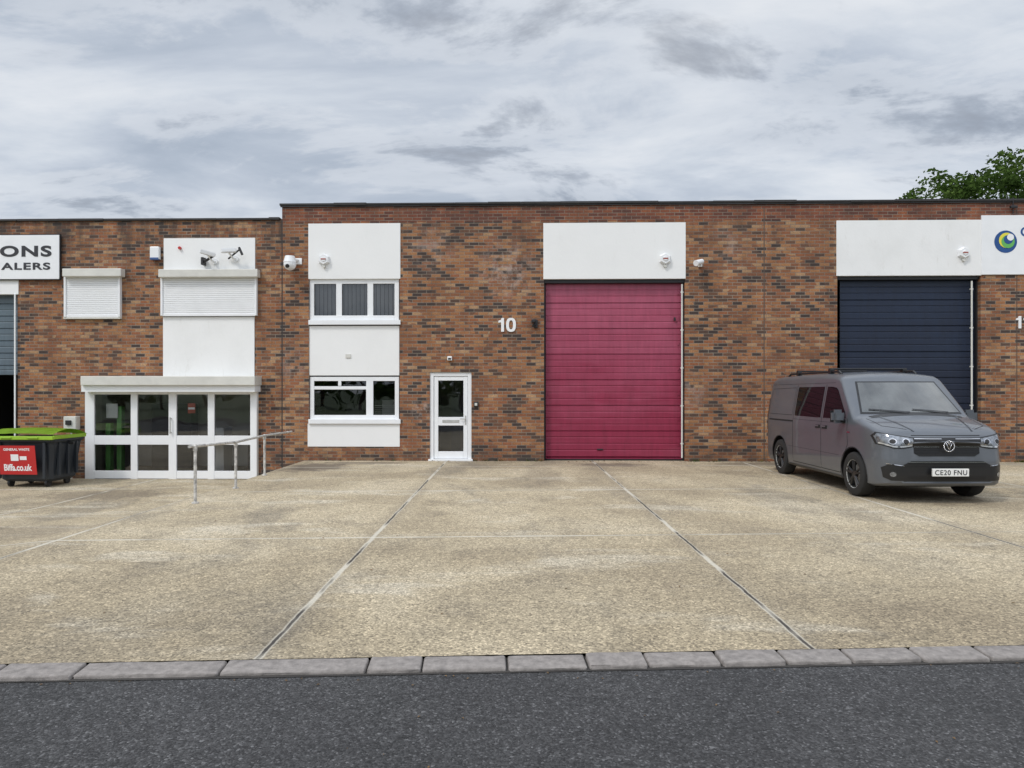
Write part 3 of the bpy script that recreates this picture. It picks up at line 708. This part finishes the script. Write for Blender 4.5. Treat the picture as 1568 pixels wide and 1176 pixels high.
add_box(bm,-.735,.735,-.60,-.55,1.04,1.12,.012)
add_box(bm,.70,.745,-.56,.5,1.05,1.13,.012)
for xq in (-.3,.3): add_box(bm,xq-.12,xq+.12,-.63,-.59,1.07,1.10,.008)
bm_obj('bin_lid',bm,M_LID,BN)
bm=bmesh.new(); cyl_bm(bm,(-.7,-.45,.9),(-.8,-.45,.9),.03); cyl_bm(bm,(.68,0,.95),(.8,0,.95),.035); 
for xq in (-.42,.42):
    for yq in (-.3,.3):
        cyl_bm(bm,(xq-.025,yq,.085),(xq+.025,yq,.085),.085,seg=20); add_box(bm,xq-.045,xq+.045,yq-.05,yq+.05,.1,.17,.01)
bm_obj('bin_wheels',bm,M_BLK,BN,True,40)
Lb=empty('bin_label'); Lb.parent=BN; Lb.location=(-.02,-.525,0); Lb.rotation_euler=(math.radians(7),0,0)
box('bin_label_sheet',-.42,.40,-.02,-.012,.30,.93,M_LBL,Lb)
text('bin_label_text','GENERAL WASTE',-.01,.82,.055,-.022,M_WTXT,Lb,bold=.02,ext=.001,align='CENTER')
text('bin_label_text','Biffa.co.uk',-.01,.38,.15,-.022,M_WTXT,Lb,bold=.03,ext=.001,align='CENTER',width=.62)
box('bin_label_graphic',-.15,.02,-.024,-.0205,.60,.74,M_WTXT,Lb); box('bin_label_graphic',.05,.2,-.024,-.0205,.62,.70,M_WTXT,Lb)

# ------------------------------------------------------------------ van
VAN=empty('parked_van',(6.30,10.15,0),math.radians(90))
t=NT('van_grey_paint'); t.b.inputs['Metallic'].default_value=.25; t.b.inputs['Roughness'].default_value=.42; t.b.inputs['Coat Weight'].default_value=.6; t.b.inputs['Coat Roughness'].default_value=.04
nn=t.noise(t.coord(),1.2,4,.6); t.l(t.ramp(nn,[(.3,(.098,.108,.124)),(.7,(.116,.127,.144))]),t.b.inputs['Base Color'])
M_VP=t.m
M_VG=NT('van_glass'); M_VG.b.inputs['Base Color'].default_value=(.006,.007,.008,1); M_VG.b.inputs['Roughness'].default_value=.03; M_VG.b.inputs['IOR'].default_value=1.25; M_VG=M_VG.m
M_VW=NT('windscreen_glass'); tt=M_VW; c_=tt.noise(tt.coord(),3,3); tt.l(tt.ramp(c_,[(.35,(.03,.034,.034)),(.65,(.085,.092,.09))]),tt.b.inputs['Base Color']); tt.b.inputs['Roughness'].default_value=.03; tt.b.inputs['Specular IOR Level'].default_value=1.0; tt.b.inputs['Coat Weight'].default_value=1; tt.b.inputs['Coat Roughness'].default_value=.02; M_VW=tt.m
M_VB=plain('van_black_trim',(.012,.012,.013),.35,var=.1)
M_SEAM=plain('panel_seam',(.008,.008,.009),.8)
M_CHR=plain('chrome',(.6,.6,.62),.15,metal=1,var=.02)
M_TYRE=plain('tyre_rubber',(.018,.018,.018),.8,var=.3)
M_RIM=plain('dark_alloy',(.035,.035,.038),.3,metal=.6)
M_LAMP=plain('headlamp_lens',(.30,.32,.35),.06,metal=.6,coat=1,var=.7,scale=22)
M_LED=plain('headlamp_reflector',(.75,.77,.8),.15,metal=.5,coat=1,var=.1,scale=22)
zt_p=[(0,.87),(.015,.925),(.04,.975),(.08,1.015),(.13,1.045),(.2,1.072),(.35,1.12),(.6,1.185),(.84,1.24),(.90,1.28),(1.42,1.795),(1.48,1.85),(1.58,1.895),(1.85,1.93),(2.3,1.95),(3.2,1.955),(4.3,1.94),(4.62,1.92),(4.76,1.87),(4.84,1.77),(4.88,1.6),(4.90,1.45)]
zb_p=[(0,.31),(.04,.27),(.3,.22),(4.6,.22),(4.8,.26),(4.9,.36)]
hw_p=[(0,.70),(.015,.755),(.04,.80),(.08,.84),(.13,.872),(.2,.90),(.32,.925),(.55,.948),(.8,.952),(4.3,.952),(4.6,.94),(4.76,.915),(4.84,.88),(4.9,.82)]
g_p=[(.2,.95),(.30,.982),(.45,.995),(.62,1.0),(.78,.994),(.95,1.0),(1.10,.994),(1.18,.98),(1.35,.955),(1.6,.91),(1.8,.87),(1.95,.83)]
r_p=[(0,.05),(.2,.08),(.85,.09),(1.0,.08),(1.5,.09),(2.0,.11),(4.6,.12),(4.9,.12)]
sts=[0,.007,.015,.027,.04,.06,.08,.105,.13,.16,.2,.26,.35,.47,.6,.72,.84,.87,.90,.95,1.02,1.1,1.18,1.26,1.34,1.42,1.45,1.48,1.53,1.58,1.72,1.85,2.05,2.3]+[2.5+.2*i for i in range(10)]+[4.45,4.55,4.62,4.69,4.76,4.80,4.84,4.86,4.88,4.90]
NS=16;NA=6;NTP=8
rings=[]; vv=[]
for xs_ in sts:
    zt_=interp(zt_p,xs_);zb=interp(zb_p,xs_);hw=interp(hw_p,xs_);r=interp(r_p,xs_)
    half=[]
    w0=hw*interp(g_p,zb)
    half.append((0,zb)); half.append((w0*.5,zb)); half.append((w0-.05,zb))
    for i in range(NS+1):
        zq=zb+.03+(zt_-r-zb-.03)*i/NS; half.append((hw*interp(g_p,zq),zq))
    ws,zs=half[-1]; wt_=min(ws-.02,hw*interp(g_p,zt_)-r*1.1)
    for i in range(1,NA+1):
        a=math.pi/2*i/NA; half.append((wt_+(ws-wt_)*math.cos(a),zs+(zt_-zs)*math.sin(a)))
    cr=.035
    for i in range(1,NTP+1):
        yq=wt_*(1-i/NTP); half.append((yq,zt_+cr*(1-(yq/wt_)**2)))
    full=half+[(-a,b) for a,b in half[-2:0:-1]]
    ring=[]
    for yq,zq in full:
        k=(1-sstep(1.5,2.5,xs_)); xq=xs_+.085*(yq/.8)**2*k
        kr=sstep(4.2,4.9,xs_); xq-=.05*(yq/.8)**2*kr
        fk=max(0,1-xs_/.5); xq+= fk*(.0 if zq<.62 else .10*(zq-.62))
        if zq<.40: xq+=fk*.12*(.40-zq)
        ring.append(len(vv)); vv.append((xq,yq,zq))
    rings.append(ring)
ff=[]; n=len(rings[0])
for r0,r1 in zip(rings,rings[1:]):
    for i in range(n): ff.append((r0[i],r1[i],r1[(i+1)%n],r0[(i+1)%n]))
def cap(r,flip):
    h=(n)//2
    for i in range(0,h):
        a,b,c,d=r[i],r[i+1],r[(n-i-1)%n],r[(n-i)%n]
        q=list(dict.fromkeys([a,b,c,d])); ff.append(tuple(q[::-1] if flip else q))
cap(rings[0],True); cap(rings[-1],False)
body=mesh_obj('van_body',vv,ff,M_VP,VAN,True)
bmv=bmesh.new(); bmv.from_mesh(body.data); bmesh.ops.recalc_face_normals(bmv,faces=bmv.faces[:]); bmv.to_mesh(body.data)
bvh=BVHTree.FromBMesh(bmv); bmv.free()
body.data.materials.append(M_VB)
WX=(.93,3.95); WR=.345
bm=bmesh.new()
for wx in WX:
    for sy in (1,-1): cyl_bm(bm,(wx,sy*.62,.36),(wx,sy*1.2,.36),.395,seg=48)
cut=bm_obj('cutter',bm,M_VP); cut.data.materials.append(M_VB); cut.parent=VAN
for p in cut.data.polygons: p.material_index=1
md=body.modifiers.new('b','BOOLEAN'); md.operation='DIFFERENCE'; md.object=cut; md.solver='EXACT'
bpy.context.view_layer.update()
dg=bpy.context.evaluated_depsgraph_get(); me=bpy.data.meshes.new_from_object(body.evaluated_get(dg)); body.modifiers.clear(); body.data=me
bpy.data.objects.remove(cut)
me.set_sharp_from_angle(angle=math.radians(38))
def patch(name,poly,axis,mat,off=.004,sgn=1,grid=.05,parent=VAN):
    bm=bmesh.new()
    if axis=='side': P=[Vector((a,0,b)) for a,b in poly]; ax=(Vector((1,0,0)),Vector((0,0,1)))
    elif axis=='front' or axis=='rear': P=[Vector((0,a,b)) for a,b in poly]; ax=(Vector((0,1,0)),Vector((0,0,1)))
    else: P=[Vector((a,b,0)) for a,b in poly]; ax=(Vector((1,0,0)),Vector((0,1,0)))
    bm.faces.new([bm.verts.new(p) for p in P])
    for d in ax:
        vals=[p.dot(d) for p in P]; a,b=min(vals),max(vals); k=math.floor(a/grid)*grid
        while k<b:
            if k>a: bmesh.ops.bisect_plane(bm,geom=bm.verts[:]+bm.edges[:]+bm.faces[:],plane_co=d*k,plane_no=d,dist=1e-5)
            k+=grid
    for v in bm.verts:
        c=v.co.copy()
        if axis=='side': o=Vector((c.x,sgn*3,c.z)); dr=Vector((0,-sgn,0))
        elif axis=='front': o=Vector((-3,c.y,c.z)); dr=Vector((1,0,0))
        elif axis=='rear': o=Vector((8,c.y,c.z)); dr=Vector((-1,0,0))
        else: o=Vector((c.x,c.y,4)); dr=Vector((0,0,-1))
        hit,nr,_,_=bvh.ray_cast(o,dr)
        if hit is None: hit,nr,_,_=bvh.find_nearest(c+ (Vector((0,sgn*.9,0)) if axis=='side' else Vector((0,0,0))))
        if nr.dot(dr)>0: nr=-nr
        v.co=hit+nr*off
    return bm_obj(name,bm,mat,parent,True,40)
def line(name,pts,axis,mat,w=.008,off=.0015,sgn=1):
    for (a,b),(c,d) in zip(pts,pts[1:]):
        v=Vector((c-a,d-b)); v.normalize(); nq=Vector((-v.y,v.x))*w/2
        patch(name,[(a+nq.x,b+nq.y),(c+nq.x,d+nq.y),(c-nq.x,d-nq.y),(a-nq.x,b-nq.y)],axis,mat,off,sgn,.08)
M_TAIL=plain('tail_red',(.3,.01,.01),.2)
for sg in (1,-1):
    patch('front_door_window',[(1.20,1.205),(1.245,1.30),(1.60,1.655),(1.68,1.70),(1.80,1.715),(2.02,1.72),(2.02,1.185),(1.6,1.19)],'side',M_VG,.004,sg)
    patch('sliding_door_window',[(2.13,1.185),(2.13,1.72),(3.22,1.72),(3.24,1.70),(3.24,1.205),(3.22,1.185)],'side',M_VG,.004,sg)
    line('rear_panel_seam',[(3.36,1.19),(3.36,1.71),(4.55,1.69),(4.62,1.19),(3.36,1.19)],'side',M_SEAM,.008,.0015,sg)
    line('front_door_seam',[(1.13,1.20),(1.10,.80),(1.30,.50),(1.36,.32),(2.07,.32),(2.075,1.76)],'side',M_SEAM,.012,.0015,sg)
    line('sliding_door_seam',[(2.09,.32),(3.30,.32),(3.30,1.76)],'side',M_SEAM,.012,.0015,sg)
    line('slide_rail',[(3.30,1.08),(4.55,1.075)],'side',M_SEAM,.03,.002,sg)
    line('swage_line',[(1.2,1.12),(3.28,1.12)],'side',M_SEAM,.005,.0015,sg)
    line('lower_swage_line',[(1.40,.60),(3.50,.60)],'side',M_SEAM,.004,.0012,sg)
    line('roof_gutter_line',[(1.75,1.785),(4.6,1.775)],'side',M_SEAM,.006,.0015,sg)
    patch('sill_trim',[(1.34,.215),(1.34,.275),(3.52,.275),(3.52,.215)],'side',M_VB,.012,sg)
    patch('tail_lamp',[(4.72,.85),(4.72,1.5),(4.80,1.5),(4.82,.85)],'side',M_TAIL,.01,sg)
    for hx in (1.93,2.2):
        patch('door_handle_recess',[(hx-.1,1.0),(hx-.1,1.06),(hx+.1,1.06),(hx+.1,1.0)],'side',M_SEAM,.002,sg)
        patch('door_handle',[(hx-.09,1.03),(hx-.09,1.055),(hx+.09,1.055),(hx+.09,1.03)],'side',M_VP,.03,sg)
    patch('side_badge',[(1.02,.98),(1.02,1.0),(1.12,1.0),(1.12,.98)],'side',M_CHR,.004,sg)
    bm=bmesh.new(); y=sg*1.06
    m=Matrix.Translation((1.20,y,1.235))@Matrix.Rotation(sg*.15,4,'Z')@Matrix.Diagonal((.13,.22,.22,1)); r=bmesh.ops.create_cube(bm,size=1,matrix=m)
    bmesh.ops.bevel(bm,geom=list({e for v in r['verts'] for e in v.link_edges}),offset=.05,segments=4,affect='EDGES')
    bm_obj('wing_mirror',bm,M_VP,VAN,True,50)
    bm=bmesh.new(); cyl_bm(bm,(1.24,sg*.9,1.15),(1.21,sg*1.02,1.17),.035); add_box(bm,1.262,1.27,sg*1.06-.09,sg*1.06+.09,1.145,1.325,.003); bm_obj('mirror_arm',bm,M_VB,VAN)
    patch('headlamp_surround',[(sg*.475,.83),(sg*.475,.965),(sg*.72,1.0),(sg*.895,1.035),(sg*.92,.98),(sg*.90,.86),(sg*.74,.80),(sg*.60,.805)],'front',M_VB,.005,1,.03)
    patch('headlamp',[(sg*.49,.84),(sg*.49,.95),(sg*.72,.985),(sg*.885,1.018),(sg*.907,.975),(sg*.89,.87),(sg*.74,.815),(sg*.60,.82)],'front',M_LAMP,.009,1,.03)
    for cy in (.585,.755):
        q=[(sg*cy+.052*math.cos(k*math.pi/8),.905+.042*math.sin(k*math.pi/8)) for k in range(16)]
        patch('headlamp_reflector',q,'front',M_CHR,.012,1,.03)
        q=[(sg*cy+.036*math.cos(k*math.pi/8),.905+.032*math.sin(k*math.pi/8)) for k in range(16)]
        patch('headlamp_projector',q,'front',M_BLK,.014,1,.03)
    line('headlamp_drl',[(sg*.50,.848),(sg*.62,.832),(sg*.74,.83),(sg*.88,.88)],'front',M_LED,.016,.013)
    patch('fog_recess',[(sg*.62,.34),(sg*.60,.55),(sg*.80,.585),(sg*.87,.52),(sg*.85,.38),(sg*.78,.34)],'front',M_VB,.0065,1,.04)
    line('fog_trim',[(sg*.62,.555),(sg*.83,.585)],'front',M_CHR,.008,.010)
    q=[(sg*.76+.035*math.cos(k*math.pi/8),.43+.035*math.sin(k*math.pi/8)) for k in range(16)]
    patch('fog_lamp',q,'front',M_LAMP,.010,1,.03)
    bm=bmesh.new(); pts=[(1.95,1.93),(2.05,1.985),(4.15,1.985),(4.28,1.93)]
    for (a,b),(c,d) in zip(pts,pts[1:]): cyl_bm(bm,(a,sg*.64,b),(c,sg*.64,d),.02)
    bm_obj('roof_rail',bm,M_VB,VAN,True,40)
for xb_ in (2.35,3.75):
    bm=bmesh.new(); add_box(bm,xb_-.04,xb_+.04,-.68,.68,2.02,2.05,.01); add_box(bm,xb_-.05,xb_+.05,.60,.68,1.95,2.03,.01); add_box(bm,xb_-.05,xb_+.05,-.68,-.60,1.95,2.03,.01); bm_obj('roof_bar',bm,M_VB,VAN)
patch('windscreen_border',[(-.80,1.28),(-.65,1.80),(.65,1.80),(.80,1.28)],'front',M_VB,.003)
patch('windscreen',[(-.765,1.305),(-.625,1.78),(.625,1.78),(.765,1.305)],'front',M_VW,.006)
patch('cowl_panel',[(.80,-.70),(.80,.70),(.90,.72),(.90,-.72)],'top',M_VB,.004)
for a,b in (((-.55,1.30),(.02,1.345)),((.08,1.30),(.66,1.345))): line('wiper',[a,b],'front',M_BLK,.016,.02)
for sg in (1,-1):
    line('bonnet_seam',[(.22,sg*.50),(.42,sg*.76),(.80,sg*.80)],'top',M_SEAM,.010,.0015)
    patch('bonnet_crease',[(.16,sg*.44),(.80,sg*.60),(.80,sg*.575),(.16,sg*.415)],'top',M_VP,.012)
line('bonnet_front_seam',[(-.50,.995),(.50,.995)],'front',M_SEAM,.010,.0015)
patch('upper_grille',[(-.475,.74),(-.475,.965),(.475,.965),(.475,.74),(.40,.695),(-.40,.695)],'front',M_VB,.006,1,.04)
for zq in (.745,.785,.87,.915): line('grille_bar',[(-.46,zq),(-.1,zq)],'front',M_RIM,.012,.014); line('grille_bar',[(.1,zq),(.46,zq)],'front',M_RIM,.012,.014)
for zq in (.83,.945): line('grille_chrome',[(-.475,zq),(-.1,zq)],'front',M_CHR,.008,.016); line('grille_chrome',[(.1,zq),(.475,zq)],'front',M_CHR,.008,.016)
patch('lower_grille',[(-.63,.33),(-.63,.57),(-.52,.625),(.52,.625),(.63,.57),(.63,.33)],'front',M_VB,.006,1,.04)
for zq in (.37,.40,.55,.585): line('lower_grille_bar',[(-.56,zq),(.56,zq)],'front',M_RIM,.010,.012)
line('lower_chrome',[(-.56,.61),(.56,.61)],'front',M_CHR,.008,.012)
bm=bmesh.new()
for k in range(28):
    a=2*math.pi*k/28;b=2*math.pi*(k+1)/28; cyl_bm(bm,(.015,.075*math.cos(a),.845+.075*math.sin(a)),(.015,.075*math.cos(b),.845+.075*math.sin(b)),.009,seg=6)
for p,q in (((-.045,.895),(0,.79)),((.045,.895),(0,.79)),((-.02,.91),(0,.86)),((.02,.91),(0,.86))): cyl_bm(bm,(.015,p[0],p[1]),(.015,q[0],q[1]),.006,seg=6)
bm_obj('front_badge',bm,M_CHR,VAN,True)
xf=-.03
box('number_plate',xf,xf+.03,-.26,.26,.415,.525,plain('plate_white',(.78,.78,.76),.4,var=.03),VAN,.003)
text('plate_text','CE20 FNU',xf-.002,.437,.072,.235,M_TXT,VAN,bold=.01,ext=.001,width=.46,space=1.12,rot=(0,0,math.radians(-90))).location=(xf-.002,.23,.434)
def wheel(cx,sg):
    e=empty('wheel'); e.parent=VAN; e.location=(cx,sg*.835,WR)
    prof=[(.225,-.11),(.31,-.115),(.335,-.10),(.345,-.07),(.345,.07),(.335,.10),(.31,.115),(.225,.11),(.215,.09),(.21,-.09)]
    n=48; v=[];f=[]
    for k in range(n):
        a=2*math.pi*k/n
        for r,y in prof: v.append((r*math.cos(a),y,r*math.sin(a)))
    m=len(prof)
    for k in range(n):
        for j in range(m): f.append((k*m+j,((k+1)%n)*m+j,((k+1)%n)*m+(j+1)%m,k*m+(j+1)%m))
    mesh_obj('tyre',v,f,M_TYRE,e,True).data.set_sharp_from_angle(angle=math.radians(40))
    bm=bmesh.new(); yo=sg*.085
    for k in range(5):
        for dlt in (-.16,.16):
            a=2*math.pi*k/5+dlt+.3; a0=2*math.pi*k/5+dlt*.6+.3
            cyl_bm(bm,(.04*math.cos(a0),yo,.04*math.sin(a0)),(.222*math.cos(a),yo+sg*.008,.222*math.sin(a)),.022,.016,6)
    cyl_bm(bm,(0,yo-sg*.03,0),(0,yo+sg*.015,0),.06,seg=20)
    bm_obj('alloy_spokes',bm,M_RIM,e,True,40)
    bm=bmesh.new(); 
    for k in range(40):
        a=2*math.pi*k/40;b=2*math.pi*(k+1)/40; cyl_bm(bm,(.222*math.cos(a),sg*.1,.222*math.sin(a)),(.222*math.cos(b),sg*.1,.222*math.sin(b)),.007,seg=6)
    bm_obj('rim_edge',bm,M_GALV,e,True)
    cyl('brake_disc',(0,sg*.0,0),(0,sg*.02,0),.15,M_GALV,e); cyl('rim_back',(0,-sg*.06,0),(0,-sg*.04,0),.212,M_BLK,e)
for cx in WX:
    for sg in (1,-1): wheel(cx,sg)
for cx in WX:
    for sg in (1,-1):
        pts=[(cx+.405*math.cos(a),.36+.405*math.sin(a)) for a in [math.radians(k) for k in range(-12,193,12)]]
        line('arch_lip',[p for p in pts if p[1]>.27],'side',M_SEAM,.012,.006,sg)

# ------------------------------------------------------------------ trees
def leaf_mat():
    t=NT('foliage'); t.t.nodes.remove(t.b)
    P=t.coord(); n=t.noise(P,.9,3,.6); n2=t.noise(P,9,2)
    c=t.ramp(n,[(.35,(.030,.052,.014)),(.5,(.060,.105,.024)),(.68,(.115,.175,.045))]); c=t.mix(1,c,t.ramp(n2,[(.3,.6),(.7,1.4)]),'MULTIPLY')
    d=t.n('ShaderNodeBsdfDiffuse'); tr=t.n('ShaderNodeBsdfTranslucent'); mx=t.n('ShaderNodeMixShader'); mx.inputs[0].default_value=.35
    t.l(c,d.inputs[0]); t.l(c,tr.inputs[0]); t.l(d.outputs[0],mx.inputs[1]); t.l(tr.outputs[0],mx.inputs[2]); t.l(mx.outputs[0],t.out.inputs[0]); return t.m
M_LEAF=leaf_mat(); M_BARK=plain('bark',(.09,.065,.045),.9,var=.4,scale=5)
def leaves(name,clumps,per,size,parent,mat=M_LEAF):
    v=[];f=[]
    for c,r in clumps:
        for _ in range(per):
            d=Vector((random.gauss(0,1),random.gauss(0,1),random.gauss(0,1))); d.normalize(); d*=r*random.random()**.45; d.z*=.75
            p=c+d; a=Vector((random.gauss(0,1),random.gauss(0,1),random.gauss(0,.6))).normalized(); b=a.cross(Vector((random.gauss(0,1),random.gauss(0,1),random.gauss(0,1)))).normalized()
            s_=size*random.uniform(.6,1.3); i=len(v)
            v+= [p-a*s_*.5,p+b*s_*.28,p+a*s_*.5,p-b*s_*.28]; f.append((i,i+1,i+2,i+3))
    return mesh_obj(name,v,f,mat,parent)
def tree(name,loc,h,cr,cz,rz,ncl,per,size):
    e=empty(name,loc); bm=bmesh.new(); cl=[]
    cyl_bm(bm,(0,0,0),(.1,.1,h*.35),.32,.24,10); cyl_bm(bm,(.1,.1,h*.35),(0,0,h*.8),.24,.06,8)
    for i in range(ncl):
        d=Vector((random.gauss(0,1),random.gauss(0,1),random.gauss(0,1))).normalized(); k=random.uniform(.55,1)**.6
        d=Vector([math.copysign(abs(q)**.72,q) for q in d])
        p=Vector((d.x*cr*k,d.y*cr*k,cz+d.z*rz*k)); r=random.uniform(.45,1.05)
        cl.append((p,r))
        if i%3==0:
            st=Vector((.05,.05,h*random.uniform(.3,.65))); mdp=st.lerp(p,.55)+Vector((0,0,.2)); cyl_bm(bm,st,mdp,.09,.05,6,False); cyl_bm(bm,mdp,p,.05,.015,5,False)
    bm_obj('trunk_and_limbs',bm,M_BARK,e,True); leaves('crown',cl,per,size,e)
tree('tree',(26.4,36,-.5),13.8,6.4,9.1,4.9,250,120,.26)
tree('tree',(37,37,-.5),13.2,5.5,8.6,4.2,120,90,.30)
e=empty('unseen_tree_belt',(0,-34,0)); cl=[]; bm=bmesh.new()  # unseen trees added behind the camera to darken the window reflections
for i in range(26):
    bx=-60+i*4.8+random.uniform(-1,1); by=random.uniform(-3,3); hh=random.uniform(5,8)
    cyl_bm(bm,(bx,by,0),(bx,by,hh*.8),.25,.08,6)
    for k in range(14):
        cl.append((Vector((bx+random.gauss(0,1.7),by+random.gauss(0,1.5),random.uniform(1.2,hh))),random.uniform(1,1.7)))
bm_obj('unseen_trunks',bm,M_BARK,e); leaves('unseen_crowns',cl,45,.75,e)

# ------------------------------------------------------------------ litter and weeds
M_LIT=plain('dead_leaf',(.20,.12,.05),.9,var=.6,scale=3)
v=[];f=[]
def lit(px,py,pz,s):
    a=random.uniform(0,6.28); i=len(v); c,d=math.cos(a)*s,math.sin(a)*s
    v.extend([(px-c,py-d,pz),(px+d*.5,py-c*.5,pz+s*.5),(px+c,py+d,pz+.002),(px-d*.5,py+c*.5,pz+s*.35)]); f.append((i,i+1,i+2,i+3))
for k in range(70):
    xx=random.uniform(-8,9); lit(xx,kerbY(xx)-.23-abs(random.gauss(0,.06)),-.026,random.uniform(.006,.014))
for k in range(30):
    xx=random.uniform(-4,4); lit(xx,random.uniform(3.0,3.9),-.026,random.uniform(.006,.012))
for k in range(130):
    xx=random.uniform(-4.5,9); yy=D-math.tan(TH)*xx-.03-abs(random.gauss(0,.15)); lit(xx,yy,.006,random.uniform(.012,.03))
for k in range(60):
    xx=random.uniform(-4,8); yy=random.uniform(5,15); lit(xx,yy,.005,random.uniform(.008,.018))
mesh_obj('leaf_litter',v,f,M_LIT)
v=[];f=[]
for k in range(26):
    xx=random.choice([random.uniform(-4.6,-2.6),random.uniform(-.9,.7),random.uniform(4.2,7.6),random.uniform(10.9,12)]); yy=D-math.tan(TH)*xx-.03
    for j in range(random.randint(6,16)):
        a=random.uniform(0,6.28); l=random.uniform(.02,.09); bx=xx+random.gauss(0,.03); by=yy-abs(random.gauss(0,.015)); i=len(v)
        v.extend([(bx-.004,by,0),(bx+.004,by,0),(bx+math.cos(a)*l*.7,by-abs(math.sin(a))*l*.7,l)]); f.append((i,i+1,i+2))
mesh_obj('weeds',v,f,M_LEAF)

# ------------------------------------------------------------------ camera
cd=bpy.data.cameras.new('camera'); cam=link(bpy.data.objects.new('camera',cd)); cam.location=(0,0,CAMH); cam.rotation_euler=(math.radians(90),0,0)
cd.sensor_width=36; cd.lens=F/1568*36; cd.shift_y=(HY-588)/1568; cd.clip_end=4000; cd.clip_start=.05
scene.camera=cam
scene.view_settings.view_transform='Standard'; scene.view_settings.look='None'; scene.view_settings.exposure=0
